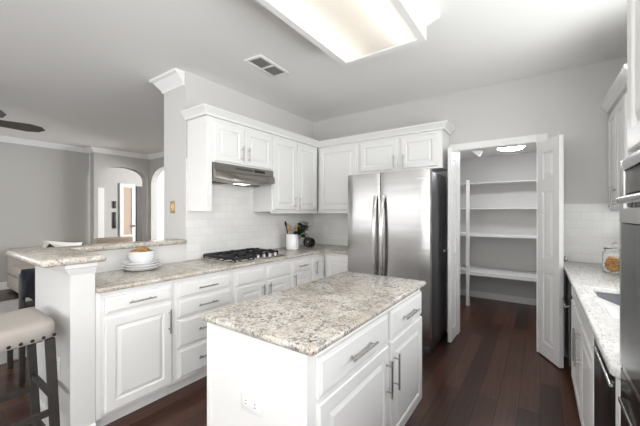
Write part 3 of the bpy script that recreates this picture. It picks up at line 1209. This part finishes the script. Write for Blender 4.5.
# ---------------------------------------------------------------- pantry doors
def pantry_leaf(name, label, hinge, ang, L, knob_side):
    """leaf along local +x from the hinge; thickness along local y"""
    t = thing(name, label, 'door', (hinge[0], hinge[1], 0.014), ang)
    t['kind'] = 'structure'
    H = 2.045
    bm = nb()
    th = 0.036
    add_box(bm, 0, L, -th / 2 + 0.009, th / 2 - 0.009, 0, H, 0.001, 1)
    panels = [(0.13, 0.80), (0.93, 1.56), (1.68, 1.93)]
    st = 0.085
    for sgn in (-1, 1):
        ya = sgn * (th / 2 - 0.009)
        yb = sgn * th / 2
        lo, hi = min(ya, yb), max(ya, yb)
        add_box(bm, 0, st, lo, hi, 0, H, 0.0008, 1)
        add_box(bm, L - st, L, lo, hi, 0, H, 0.0008, 1)
        zs_ = [0] + [z for p in panels for z in p] + [H]
        for k in range(0, len(zs_), 2):
            add_box(bm, st, L - st, lo, hi, zs_[k], zs_[k + 1], 0.0008, 1)
        for z0, z1 in panels:
            r = bmesh.new()
            ring_panel(r, st + 0.02, L - st - 0.02, z0 + 0.02, z1 - 0.02, [(0, 0.0), (0.03, -0.0075), (0.034, -0.008)])
            for v in r.verts:
                v.co.y = ya + (-v.co.y) * sgn
            join(bm, r)
    obj('panel', bm, M['trim'], t, smooth=False)
    kb = nb()
    q = 1 if knob_side > 0 else -1
    kx, kz = L - 0.05, 0.95
    mt = Matrix.Rotation(-q * PI / 2, 3, 'X')
    add_lathe(kb, [(0, 0.0), (0.024, 0.0), (0.024, 0.005), (0.01, 0.009), (0.009, 0.025), (0.02, 0.034), (0.025, 0.045), (0.02, 0.056), (0, 0.06)], (kx, q * th / 2, kz), 20, mt)
    obj('knob', kb, M['nickel'], t)
    hb = nb()
    for z in (0.2, 1.0, 1.82):
        add_cyl(hb, (-0.004, -q * -0.004, z), (-0.004, -q * -0.004, z + 0.09), 0.006, seg=8)
    obj('hinge', hb, M['nickel'], t)
    return t


pantry_leaf('door_1', 'white raised panel pantry leaf opened beside the refrigerator', (OX0 - 0.020, 3.745 - 0.005, 0), -PI / 2, 0.287, -1)
a = math.atan2(3.49 - 3.785, 0.134 - (-0.006))
pantry_leaf('door_2', 'white raised panel pantry leaf opened beside the sink counter', (-0.004, 3.742, 0), math.atan2(-0.272, 0.143), 0.335, 1)

# ---------------------------------------------------------------- pantry shelves
def pshelf(name, label, z, front, th):
    bm = nb()
    add_box(bm, -1.318, 0.418, front, PY - 0.016 if z < 0.1 else PY - 0.001, z - th, z, 0.002, 1)
    o = obj(name, bm, M['shelf'], smooth=False)
    return tag(o, label, 'shelf', 'pantry shelves')


pshelf('pantry_shelf', 'deep lowest pantry shelf with a thick white front edge', 0.50, 5.07, 0.05)
pshelf('pantry_shelf', 'white pantry shelf second from the floor', 1.055, 5.16, 0.035)
pshelf('pantry_shelf', 'thin pantry shelf just below the topmost one', 1.445, 5.32, 0.013)
pshelf('pantry_shelf', 'thin topmost pantry shelf', 1.84, 5.32, 0.013)
bm = nb()
add_box(bm, -0.90, -0.855, 5.015, 5.068, 0, 1.86, 0.003)
o = obj('shelf_post', bm, M['shelf'], smooth=False)
tag(o, 'white upright post in front of the left side of the pantry shelves', 'post')
bm = nb()
add_prism(bm, [(-0.84, 4.62, PZ - 0.001), (-0.63, 4.62, PZ - 0.001), (-0.63, 4.62, PZ - 0.10), (-0.67, 4.62, PZ - 0.155)], (0, 0.04, 0))
o = obj('closet_bracket', bm, M['trim'], smooth=False)
tag(o, 'small white angled bracket under the pantry ceiling', 'bracket')
t = thing('dome_light', 'round glowing dome lamp on the pantry ceiling', 'ceiling light', (-0.30, 4.55, PZ))
bm = nb()
add_lathe(bm, [(0, -0.001), (0.16, -0.001), (0.16, -0.075), (0.15, -0.08), (0, -0.08)], (0, 0, 0), 32)
obj('rim', bm, M['trim'], t)
bm = nb()
add_lathe(bm, [(0.15, -0.0805), (0.148, -0.09), (0.13, -0.107), (0.09, -0.12), (0.04, -0.126), (0, -0.128)], (0, 0, 0), 32)
obj('globe', bm, M['dome'], t)

# ---------------------------------------------------------------- right run
BX = 0.215          # face frame plane, doors 2 cm proud at .195
rdep = XR - BX - 0.009
y1 = 3.10
base_cabinet('base_cabinet', 'narrow white base cabinet between the black compactor and the sink cabinet', (BX, y1, 0), R_ROT, 0.24, rdep,
             [('drawer', 0.02, 0.22, 0.73, 0.855, None), ('door', 0.02, 0.22, 0.125, 0.712, None)])
y1 = 2.86
sinkcab = base_cabinet('base_cabinet', 'white sink cabinet with two tall door handles', (BX, y1, 0), R_ROT, 1.022, rdep,
             [('false', 0.02, 0.455, 0.73, 0.855, None), ('false', 0.475, 1.0, 0.73, 0.855, None),
              ('door', 0.02, 0.455, 0.125, 0.712, ('v', 0.425, 0.57), 0.2), ('door', 0.475, 1.0, 0.125, 0.712, ('v', 0.505, 0.57), 0.2)])
# lower the sink cabinet body so the basin fits inside
for ch in sinkcab.children:
    if ch.name.startswith('body'):
        for v in ch.data.vertices:
            if v.co.z > 0.8 and v.co.y > 0.02:
                v.co.z = 0.66
t = thing('trash_compactor', 'black appliance in the far corner under the sink counter', 'compactor', (BX, 3.755, 0), R_ROT)
bm = nb()
add_box(bm, 0, 0.65, 0.0, rdep, 0.1, 0.882)
add_box(bm, 0, 0.65, 0.06, rdep, 0.0, 0.1)
obj('body', bm, M['black'], t)
bm = nb()
ring_panel(bm, 0.01, 0.64, 0.11, 0.87, FLAT)
d = obj('drawer', bm, M['black'], t)
hb = nb()
handle_mesh(hb, 0.33, 0.62, 0.5, False, r=0.008)
obj('handle', hb, M['nickel'], d)
t = thing('dishwasher', 'black dishwasher with steel bar handle under the near end of counter', 'dishwasher', (BX, 1.835, 0), R_ROT)
bm = nb()
add_box(bm, 0.002, 0.512, 0.0, rdep, 0.1, 0.882)
add_box(bm, 0.002, 0.512, 0.06, rdep, 0.0, 0.1)
obj('body', bm, M['black'], t)
bm = nb()
ring_panel(bm, 0.006, 0.51, 0.11, 0.872, FLAT)
d = obj('door', bm, M['black'], t)
hb = nb()
handle_mesh(hb, 0.325, 0.825, 0.34, False, r=0.006, post=0.012)
obj('handle', hb, M['steel_h'], d)

# counter with sink cut-out
bm = nb()
CX0, CX1, CY0, CY1 = 0.17, XR - 0.009, 1.247, YB - 0.009
SX0, SX1, SY0, SY1 = 0.262, 0.70, 1.86, 2.545
xs_, ys_ = (CX0, SX0, SX1, CX1), (CY0, SY0, SY1, CY1)
gv = {(i, j, z): bm.verts.new((xs_[i], ys_[j], z)) for i in range(4) for j in range(4) for z in (0.884, CT)}
for z in (0.884, CT):
    for i in range(3):
        for j in range(3):
            if (i, j) != (1, 1):
                bm.faces.new((gv[i, j, z], gv[i + 1, j, z], gv[i + 1, j + 1, z], gv[i, j + 1, z]))
loop_o = [(0, 0), (1, 0), (2, 0), (3, 0), (3, 1), (3, 2), (3, 3), (2, 3), (1, 3), (0, 3), (0, 2), (0, 1)]
for lp in (loop_o, [(1, 1), (2, 1), (2, 2), (1, 2)]):
    for p, q in zip(lp, lp[1:] + lp[:1]):
        bm.faces.new((gv[p + (0.884,)], gv[q + (0.884,)], gv[q + (CT,)], gv[p + (CT,)]))
bmesh.ops.recalc_face_normals(bm, faces=bm.faces[:])
ve = [e for e in bm.edges if abs(e.verts[0].co.z - e.verts[1].co.z) > 1e-6 and e.verts[0].co.x < 0.2 and e.verts[0].co.y < 1.3]
bmesh.ops.bevel(bm, geom=ve, offset=0.03, segments=5, profile=0.5, affect='EDGES')
es = [e for e in bm.edges if len(e.link_faces) == 2 and e.calc_face_angle(0) > 0.7 and abs(e.verts[0].co.z - e.verts[1].co.z) < 1e-6]
bmesh.ops.bevel(bm, geom=es, offset=0.009, segments=3, profile=0.5, affect='EDGES')
o = obj('countertop', bm, M['gran_lit'], angle=0.3)
tag(o, 'granite countertop with the undermount sink, window light in its pale colour', 'countertop')
t = thing('sink', 'grey undermount kitchen sink in the right counter', 'sink', ((SX0 + SX1) / 2, (SY0 + SY1) / 2, 0))
bm = nb()
sx, sy = (SX1 - SX0) / 2 + 0.004, (SY1 - SY0) / 2 + 0.004


def rr(x, y, z):
    return [bm.verts.new(p) for p in ((-x, -y, z), (x, -y, z), (x, y, z), (-x, y, z))]


rings = [rr(sx + 0.02, sy + 0.02, 0.883), rr(sx, sy, 0.883), rr(sx - 0.006, sy - 0.006, 0.72), rr(sx - 0.03, sy - 0.03, 0.69), rr(0.03, 0.03, 0.682)]
for a_, b_ in zip(rings, rings[1:]):
    for k in range(4):
        l = (k + 1) % 4
        bm.faces.new((a_[k], a_[l], b_[l], b_[k]))
bm.faces.new(rings[-1])
o = obj('basin', bm, M['sink'], t)
bm = nb()
add_lathe(bm, [(0, 0.6835), (0.042, 0.6835), (0.045, 0.687), (0.03, 0.6865), (0, 0.685)], (0, 0, 0), 20)
obj('drain', bm, M['steel_d'], t)

# filler panel at the near end of the counter, then the tower with the oven
TY1, TY0, TX = 1.245, 0.50, 0.21
t = thing('oven_cabinet', 'tall white cabinet tower holding the built in oven', 'kitchen cabinet', (TX, TY1, 0), R_ROT)
tw = TY1 - TY0
td = XR - TX - 0.001
bm = nb()
add_box(bm, 0, 0.018, 0.012, td, 0, 2.45)
add_box(bm, tw - 0.018, tw, 0.012, td, 0, 2.45)
add_box(bm, 0.018, tw - 0.018, 0.012, td, 1.53, 2.45)
add_box(bm, 0.018, tw - 0.018, 0.03, td, 0.0, 0.10)
add_box(bm, 0.018, tw - 0.018, td - 0.02, td, 0.1, 1.53)
add_box(bm, -0.068, -0.004, -0.02, td, 0, 0.8795, 0.002)
obj('body', bm, M['cab'], t, smooth=False)
fronts(t, [('door', 0.012, tw / 2 - 0.004, 1.545, 2.42, None), ('door', tw / 2 + 0.004, tw - 0.012, 1.545, 2.42, None)])
for ch in t.children:
    if ch.name.startswith('door'):
        for v in ch.data.vertices:
            v.co.y += 0.012
t = thing('wall_oven', 'built in stainless and black glass oven in the cabinet tower', 'oven', (TX, TY1, 0), R_ROT)
ow = tw
bm = nb()
add_box(bm, 0.02, ow - 0.02, 0.002, td - 0.022, 0.105, 1.525)
obj('body', bm, M['black'], t)
bm = nb()
for x0, x1 in ((0.004, 0.05), (ow - 0.05, ow - 0.004)):
    add_box(bm, x0, x1, -0.022, -0.001, 0.93, 1.522, 0.004)
add_box(bm, 0.05, ow - 0.05, -0.022, -0.001, 1.49, 1.522, 0.003)
add_box(bm, 0.05, ow - 0.05, -0.022, -0.001, 0.93, 0.952, 0.003)
obj('frame', bm, M['steel_h'], t)
bm = nb()
add_box(bm, 0.052, ow - 0.052, -0.018, 0.0, 1.425, 1.488, 0.002)
obj('control_panel', bm, M['ovenglass'], t)
bm = nb()
add_box(bm, 0.052, ow - 0.052, -0.026, 0.0, 0.955, 1.345, 0.003)
d = obj('door_glass', bm, M['ovenglass'], t)
bm = nb()
add_box(bm, 0.052, ow - 0.052, -0.03, 0.0, 1.346, 1.385, 0.003)
obj('door_rail', bm, M['steel_h'], t)
bm = nb()
handle_mesh(bm, 0.45, 1.403, 0.48, False, y0=-0.03, r=0.009, post=0.022)
obj('handle', bm, M['steel_h'], t)
bm = nb()
add_box(bm, 0.004, ow - 0.004, -0.02, -0.001, 0.125, 0.925, 0.003)
d = obj('lower_door', bm, M['ovenglass'], t)
bm = nb()
add_box(bm, 0.01, ow - 0.01, -0.026, -0.019, 0.828, 0.842, 0.002)
obj('trim_strip', bm, M['steel_h'], t)

# upper cabinet on the right wall
VX = 0.512
t = upper('wall_cabinet', 'white upper cabinet with two doors on the right wall over the sink counter', (VX, YB - 0.0095, 0), R_ROT, YB - 2.85, XR - VX - 0.009, UZ0, UZ1,
          [('door', 0.02, 0.345, 1.412, 2.225, ('v', 0.315, 1.50), 0.17), ('door', 0.365, 0.69, 1.412, 2.225, ('v', 0.395, 1.50), 0.17)])
b = nb()
add_sweep(b, [(VX, YB - 0.01), (VX, 2.85), (XR - 0.01, 2.85)], ccrown)
struct('trim_7', b, M['cab'], label='white crown moulding topping the right upper cabinets')

# cookie jar
jx, jy = 0.47, 3.27
t = thing('cookie_jar', 'lidded glass jar of golden cookies on the sink counter', 'jar', (jx, jy, CT + 0.0005))
bm = nb()
add_lathe(bm, [(0, 0), (0.066, 0), (0.072, 0.006), (0.072, 0.15), (0.058, 0.168), (0.058, 0.176), (0.055, 0.176), (0.055, 0.167), (0.068, 0.148), (0.068, 0.009), (0, 0.007)], (0, 0, 0), 32)
obj('glass_body', bm, M['glass'], t)
bm = nb()
add_lathe(bm, [(0, 0.177), (0.066, 0.177), (0.068, 0.183), (0.06, 0.19), (0, 0.192)], (0, 0, 0), 28)
lid = obj('lid', bm, M['glass'], t)
bm = nb()
bmesh.ops.create_uvsphere(bm, u_segments=16, v_segments=10, radius=0.02, matrix=Matrix.Translation((0, 0, 0.211)))
obj('lid_knob', bm, M['glass'], lid)
bm = nb()
for i in range(60):
    a = random.uniform(0, 2 * PI)
    r = 0.046 * math.sqrt(random.random())
    z = 0.02 + 0.10 * i / 60
    rt = Matrix.Rotation(random.uniform(-0.6, 0.6), 4, 'X') @ Matrix.Rotation(random.uniform(-0.6, 0.6), 4, 'Y')
    bmesh.ops.create_cone(bm, cap_ends=True, segments=12, radius1=0.019, radius2=0.016, depth=0.009,
                          matrix=Matrix.Translation((r * math.cos(a), r * math.sin(a), z)) @ rt)
o = obj('cookies', bm, M['cookie'], loc=(jx, jy, CT + 0.0005))
tag(o, 'golden cookies filling the glass jar', 'cookies', kind='stuff')

# ---------------------------------------------------------------- ceiling fixture
t = thing('ceiling_light', 'large rectangular white framed fluorescent ceiling light over the island', 'ceiling light', (0, 0, 0))
LX0, LX1, LY0, LY1, LZ = -1.286, -0.635, 0.95, 2.155, 2.55
path = [(LX1, LY0), (LX1, LY1), (LX0, LY1), (LX0, LY0)]
prof = [(-0.045, LZ), (0.0, LZ), (0.0, LZ + 0.1), (0.012, LZ + 0.105), (0.05, LZ + 0.15), (0.072, LZ + 0.17), (0.072, CZ - 0.001), (-0.02, CZ - 0.001), (-0.02, LZ + 0.012), (-0.045, LZ + 0.012)]
bm = nb()
add_sweep(bm, path, prof, closed=True)
obj('frame', bm, M['trim'], t)
bm = nb()
add_box(bm, LX0 + 0.03, LX1 - 0.03, LY0 + 0.03, LY1 - 0.03, LZ + 0.0135, LZ + 0.0165)
obj('diffuser', bm, M['diffuser'], t)
for x in (LX0 + 0.13, LX1 - 0.13):
    bm = nb()
    add_cyl(bm, (x, LY0 + 0.05, LZ + 0.052), (x, LY1 - 0.05, LZ + 0.052), 0.019, seg=16)
    obj('tube', bm, M['tube'], t)
bm = nb()
add_box(bm, LX0 + 0.025, LX1 - 0.025, LY0 + 0.025, LY1 - 0.025, LZ + 0.125, LZ + 0.13)
obj('reflector', bm, M['trim'], t)

# square frames around the added, unseen fill panels behind the camera
for x, y in ((-1.8, 0.0), (-0.5, -1.4)):
    b = nb()
    for x0, x1, y0, y1 in ((-0.3, -0.26, -0.3, 0.3), (0.26, 0.3, -0.3, 0.3), (-0.26, 0.26, -0.3, -0.26), (-0.26, 0.26, 0.26, 0.3)):
        add_box(b, x + x0, x + x1, y + y0, y + y1, CZ - 0.02, CZ - 0.0005, 0.003)
    struct('added_panel_trim', b, M['trim'])
# ceiling vent
t = thing('ceiling_vent', 'white framed air vent in the kitchen ceiling', 'vent', (-2.08, 2.09, CZ), math.radians(4))
bm = nb()
w2, h2 = 0.1, 0.205
for x0, x1, y0, y1 in ((-w2, -w2 + 0.032, -h2, h2), (w2 - 0.032, w2, -h2, h2), (-w2 + 0.032, w2 - 0.032, -h2, -h2 + 0.03), (-w2 + 0.032, w2 - 0.032, h2 - 0.03, h2), (-w2 + 0.032, w2 - 0.032, -0.012, 0.012)):
    add_box(bm, x0, x1, y0, y1, -0.012, -0.0005, 0.003)
obj('frame', bm, M['trim'], t)
bm = nb()
add_box(bm, -w2 + 0.031, w2 - 0.031, -h2 + 0.029, h2 - 0.029, -0.003, -0.0008)
obj('backing', bm, M['grille'], t)
bm = nb()
for i in range(7):
    x = -w2 + 0.0425 + i * 0.0192
    add_box(bm, x - 0.007, x + 0.007, -h2 + 0.03, h2 - 0.03, -0.0085, -0.0075, rot=Matrix.Rotation(0.7, 3, 'Y'))
obj('louver', bm, M['grille'], t)

# ---------------------------------------------------------------- ceiling fan
t = thing('ceiling_fan', 'ceiling fan with dark blades in the living room', 'fan', (-5.42, 0.55, 0))
bm = nb()
add_lathe(bm, [(0, CZ - 0.001), (0.07, CZ - 0.001), (0.06, CZ - 0.05), (0.015, CZ - 0.06), (0.015, 2.56), (0.1, 2.55), (0.13, 2.52), (0.13, 2.46), (0.1, 2.43), (0, 2.43)], (0, 0, 0), 24)
obj('motor', bm, M['fanblade'], t)
bm = nb()
add_lathe(bm, [(0.1, 2.429), (0.12, 2.40), (0.1, 2.36), (0.05, 2.335), (0, 2.33)], (0, 0, 0), 24)
obj('light_bowl', bm, M['porcelain'], t)
for i in range(5):
    a = math.radians(88) + i * 2 * PI / 5
    bm = nb()
    rt = Matrix.Rotation(a, 3, 'Z') @ Matrix.Rotation(math.radians(-17), 3, 'X')
    out = [(0.12, -0.03), (0.22, -0.07), (0.55, -0.1), (0.67, -0.07), (0.72, 0.0), (0.67, 0.07), (0.55, 0.1), (0.22, 0.07), (0.12, 0.03)]
    add_prism(bm, [rt @ Vector((x, y, 0)) + Vector((0, 0, 2.47)) for x, y in out], (0, 0, 0.008))
    obj('blade', bm, M['fanblade'], t, smooth=False)

# ---------------------------------------------------------------- bar stool
t = thing('bar_stool', 'backless saddle stool with oatmeal seat and nailheads at the half wall', 'stool', (-2.41, 0.325, 0))
SWX, SWY = 0.235, 0.24
bm = nb()
nx, ny = 12, 12
top = {}
sz = 0.685


def seat_top(u, v):
    # saddle: high at the two x ends, dipping in the middle, rounded rim
    rim = max(abs(u), abs(v))
    return sz + 0.092 + 0.012 * (v * v) - 0.014 * (max(0, rim - 0.75) / 0.25) ** 2


def seat_xy(u, v):
    return u * SWX, v * SWY


prevlayer = None
layers = []
for zl, sc in ((sz - 0.005, 0.97), (sz, 1.0), (sz + 0.045, 1.008), (sz + 0.066, 1.003), (None, 1.0)):
    g = {}
    for i in range(nx + 1):
        for j in range(ny + 1):
            if zl is not None and not (i in (0, nx) or j in (0, ny)):
                continue
            u, v = 2 * i / nx - 1, 2 * j / ny - 1
            x, y = seat_xy(u, v)
            z = zl if zl is not None else seat_top(u, v)
            s = sc if zl is not None else 0.985
            # rounded corners
            c = 1 - 0.05 * (abs(u) * abs(v)) ** 6
            g[(i, j)] = bm.verts.new((x * s * c, y * s * c, z + 0.01 * v * v * (zl is not None)))
    layers.append(g)
top = layers[4]
for i in range(nx):
    for j in range(ny):
        bm.faces.new((top[(i, j)], top[(i + 1, j)], top[(i + 1, j + 1)], top[(i, j + 1)]))
per = [(i, 0) for i in range(nx)] + [(nx, j) for j in range(ny)] + [(nx - i, ny) for i in range(nx)] + [(0, ny - j) for j in range(ny)]
for a_, b_ in zip(layers, layers[1:]):
    for k in range(len(per)):
        p, q = per[k], per[(k + 1) % len(per)]
        bm.faces.new((a_[p], a_[q], b_[q], b_[p]))
bm.faces.new([layers[0][p] for p in per][::-1])
obj('seat', bm, M['stoolseat'], t, angle=1.2)
bm = nb()
add_box(bm, -SWX + 0.05, SWX - 0.05, -SWY + 0.05, SWY - 0.05, sz - 0.018, sz - 0.0055, 0.003)
obj('apron', bm, M['stoolleg'], t)
for sx_ in (-1, 1):
    for sy_ in (-1, 1):
        bm = nb()
        tx, ty = sx_ * (SWX - 0.037), sy_ * (SWY - 0.025)
        bx_, by_ = sx_ * (SWX - 0.042), sy_ * (SWY + 0.005)
        h_ = 0.0195
        vs = []
        for z, xx, yy in ((0, bx_, by_), (sz - 0.006, tx, ty)):
            vs.append([bm.verts.new((xx + p * h_, yy + q * h_, z)) for p, q in ((-1, -1), (1, -1), (1, 1), (-1, 1))])
        for k in range(4):
            l = (k + 1) % 4
            bm.faces.new((vs[0][k], vs[0][l], vs[1][l], vs[1][k]))
        bm.faces.new(vs[0][::-1])
        bm.faces.new(vs[1])
        obj('leg', bm, M['stoolleg'], t, smooth=False)


def at_leg(sx_, sy_, z):
    k = z / sz
    return Vector((sx_ * ((SWX - 0.042) * (1 - k) + (SWX - 0.037) * k), sy_ * ((SWY + 0.005) * (1 - k) + (SWY - 0.025) * k), z))


for p, q, z in (((-1, -1), (-1, 1), 0.27), ((1, -1), (1, 1), 0.27), ((-1, 1), (1, 1), 0.35), ((-1, -1), (1, -1), 0.35)):
    bm = nb()
    A_, B_ = at_leg(*p, z), at_leg(*q, z)
    d = (B_ - A_).normalized()
    side = Vector((0, 0, 1)).cross(d) * 0.011
    up_ = Vector((0, 0, 0.016))
    ring0 = [bm.verts.new(A_ + s1 * side + s2 * up_) for s1, s2 in ((-1, -1), (1, -1), (1, 1), (-1, 1))]
    ring1 = [bm.verts.new(B_ + s1 * side + s2 * up_) for s1, s2 in ((-1, -1), (1, -1), (1, 1), (-1, 1))]
    for k in range(4):
        l = (k + 1) % 4
        bm.faces.new((ring0[k], ring0[l], ring1[l], ring1[k]))
    bm.faces.new(ring0[::-1])
    bm.faces.new(ring1)
    obj('stretcher', bm, M['stoolleg'], t, smooth=False)
for k in range(11):
    v = -0.94 + 1.88 * k / 10
    for s in (-1, 1):
        bm = nb()
        bmesh.ops.create_uvsphere(bm, u_segments=10, v_segments=6, radius=0.009, matrix=Matrix.Translation((s * (SWX + 0.0005), v * SWY, sz + 0.012 + 0.01 * v * v)) @ Matrix.Diagonal((0.5, 1, 1, 1)))
        obj('nailhead', bm, M['nail'], t)

# ---------------------------------------------------------------- living room furniture
bm = nb()
add_box(bm, -6.75, -3.98, -1.6, 2.2, 0.0, 0.014, 0.004)
o = obj('area_rug', bm, M['rug'])
tag(o, 'pale grey area rug on the living room floor', 'rug')


def cushion(bm, x0, x1, y0, y1, z0, z1, bev=0.05):
    add_box(bm, x0, x1, y0, y1, z0, z1, bev, 4)


t = thing('sofa', 'beige sofa against the far living room wall', 'sofa', (-7.36, 2.1, 0))
bm = nb()
add_box(bm, -0.42, 0.45, -0.8, 0.2, 0.05, 0.28, 0.02)
for x in (-0.36, 0.38):
    for y in (-0.72, 0.12):
        add_cyl(bm, (x, y, 0.0), (x, y, 0.055), 0.025, seg=10)
obj('base', bm, M['sofa'], t)
bm = nb()
cushion(bm, -0.2, 0.46, -0.8, 0.2, 0.281, 0.46)
obj('seat_cushion', bm, M['sofa'], t)
bm = nb()
cushion(bm, -0.44, -0.19, -0.8, 0.2, 0.281, 0.74, 0.06)
obj('backrest', bm, M['sofa'], t)


def pillow(name, label, loc, rot, sx_, sz_, m, th=0.09):
    bm = nb()
    n = 12
    g = {}
    for s in (-1, 1):
        for i in range(n + 1):
            for j in range(n + 1):
                u, v = 2 * i / n - 1, 2 * j / n - 1
                edge = i in (0, n) or j in (0, n)
                if edge and s == 1:
                    g[(s, i, j)] = g[(-1, i, j)]
                    continue
                puff = (1 - u * u) ** 0.5 * (1 - v * v) ** 0.5
                pin = 1 - 0.12 * (1 - u * u) * (abs(v) ** 3) - 0.12 * (1 - v * v) * (abs(u) ** 3)
                g[(s, i, j)] = bm.verts.new((u * sx_ / 2 * (1 - 0.1 * (1 - v * v) * abs(u) ** 3), s * th * puff, v * sz_ / 2 * (1 - 0.1 * (1 - u * u) * abs(v) ** 3)))
    for s in (-1, 1):
        for i in range(n):
            for j in range(n):
                f = (g[(s, i, j)], g[(s, i + 1, j)], g[(s, i + 1, j + 1)], g[(s, i, j + 1)])
                bm.faces.new(f if s < 0 else f[::-1])
    o = obj(name, bm, m, loc=loc, angle=2)
    o.rotation_euler = rot
    return tag(o, label, 'pillow')


pillow('throw_pillow', 'white throw pillow propped on the beige sofa, seen over the bar ledge', (-7.42, 1.97, 0.655), (0.2, 0.16, PI / 2), 0.62, 0.38, M['pillow_w'])
pillow('throw_pillow', 'small dark throw pillow propped in front of the white one', (-7.2, 1.78, 0.64), (0.3, 0.6, PI / 2), 0.28, 0.28, M['picture'], 0.07)

t = thing('armchair', 'tan upholstered armchair standing before the arched opening', 'armchair', (-7.05, 2.64, 0))
bm = nb()
add_box(bm, -0.3, 0.3, -0.32, 0.32, 0.12, 0.44, 0.04, 3)
obj('seat', bm, M['tan'], t)
bm = nb()
add_box(bm, 0.2, 0.32, -0.33, 0.33, 0.3, 0.9, 0.035, 3)
obj('backrest', bm, M['tan'], t)
for x in (-0.25, 0.25):
    for y in (-0.27, 0.27):
        bm = nb()
        add_cyl(bm, (x, y, 0), (x, y, 0.125), 0.018, 0.025, seg=10)
        obj('leg', bm, M['stoolleg'], t)

# chair with the dark jacket, beyond the half wall
t = thing('dining_chair', 'dark wooden chair under the navy jacket beyond the half wall', 'chair', (-3.62, 0.86, 0))
for x in (-0.2, 0.2):
    for y in (-0.2, 0.2):
        bm = nb()
        add_box(bm, x - 0.018, x + 0.018, y - 0.018, y + 0.018, 0, 0.88 if x > 0 else 0.44, 0.003)
        obj('leg', bm, M['stoolleg'], t)
bm = nb()
add_box(bm, -0.22, 0.181, -0.22, 0.22, 0.441, 0.475, 0.008)
obj('seat', bm, M['stoolleg'], t)
bm = nb()
for z in (0.6, 0.72, 0.84):
    add_box(bm, 0.188, 0.212, -0.181, 0.181, z, z + 0.05, 0.004)
obj('backrest', bm, M['stoolleg'], t)
bm = nb()
N = 22
prof = []
rows = []
for i in range(N + 1):
    u = i / N
    row = []
    y = -0.205 + 0.41 * u
    for k in range(15):
        v = k / 14
        wav = 0.02 * math.sin(u * 19 + v * 6) + 0.012 * math.sin(u * 37 + 2 - v * 9)
        if v < 0.6:     # front fall towards the kitchen
            q = v / 0.6
            p = (0.25 + wav + 0.025 * (1 - q), y * (1.0 + 0.05 * (1 - q)), 0.6 + 0.1 * math.sin(u * 8 + 1) * (1 - q) + (0.895 - 0.59) * q)
        else:
            q = (v - 0.6) / 0.4
            p = (0.25 - 0.095 * q + wav * 0.5, y, 0.905 + 0.012 * math.sin(PI * q) - 0.2 * max(0, q - 0.5))
        row.append(bm.verts.new(p))
    rows.append(row)
for a_, b_ in zip(rows, rows[1:]):
    for k in range(14):
        bm.faces.new((a_[k], a_[k + 1], b_[k + 1], b_[k]))
o = obj('jacket', bm, M['navy'], loc=(-3.62, 0.86, 0.0), angle=2)
sol = o.modifiers.new('thickness', 'SOLIDIFY')
sol.thickness = 0.012
tag(o, 'navy jacket draped over the back of a dark chair', 'jacket')

# ---------------------------------------------------------------- hall beyond the arch
t = thing('door_3', 'white framed hall door with a glass pane beyond the arch', 'door', (-9.598, 4.05, 0), PI / 2)
t['kind'] = 'structure'
bm = nb()
for x0, x1, z0, z1 in ((-0.2, -0.11, 0, 2.2), (0.11, 0.2, 0, 2.2), (-0.11, 0.11, 2.1, 2.2), (-0.11, 0.11, 0, 0.75)):
    add_box(bm, x0, x1, -0.04, -0.001, z0, z1, 0.004)
obj('frame', bm, M['trim'], t)
bm = nb()
add_box(bm, -0.11, 0.11, -0.02, -0.001, 0.75, 2.1)
obj('panel', bm, M['tan'], t)
bm = nb()
add_lathe(bm, [(0, 0), (0.025, 0), (0.025, 0.03), (0.03, 0.05), (0, 0.06)], (0.15, -0.0395, 1.0), 14, Matrix.Rotation(PI / 2, 3, 'X'))
obj('knob', bm, M['nail'], t)
b = nb()
add_box(b, -9.6, -9.57, 4.30, 4.85, 0.0, 2.15)  # dark slab standing in for the shade of an open doorway
struct('doorway_shade', b, M['stoolleg'], label='dark slab for the shade in the doorway at the end of the hall')
b = nb()
add_box(b, -9.599, -9.56, 3.30, 3.47, 0, 2.05, 0.004)
struct('trim_8', b, M['trim'], label='white hall door casing')
for z0, z1, lb in ((1.5, 1.7, 'small dark framed picture on hall wall, upper of the pair'), (0.95, 1.4, 'tall dark framed picture on hall wall, lower of the pair')):
    bm = nb()
    add_box(bm, -9.598, -9.57, 3.69, 3.77, z0, z1, 0.004)
    o = obj('picture_frame', bm, M['picture'])
    tag(o, lb, 'picture')
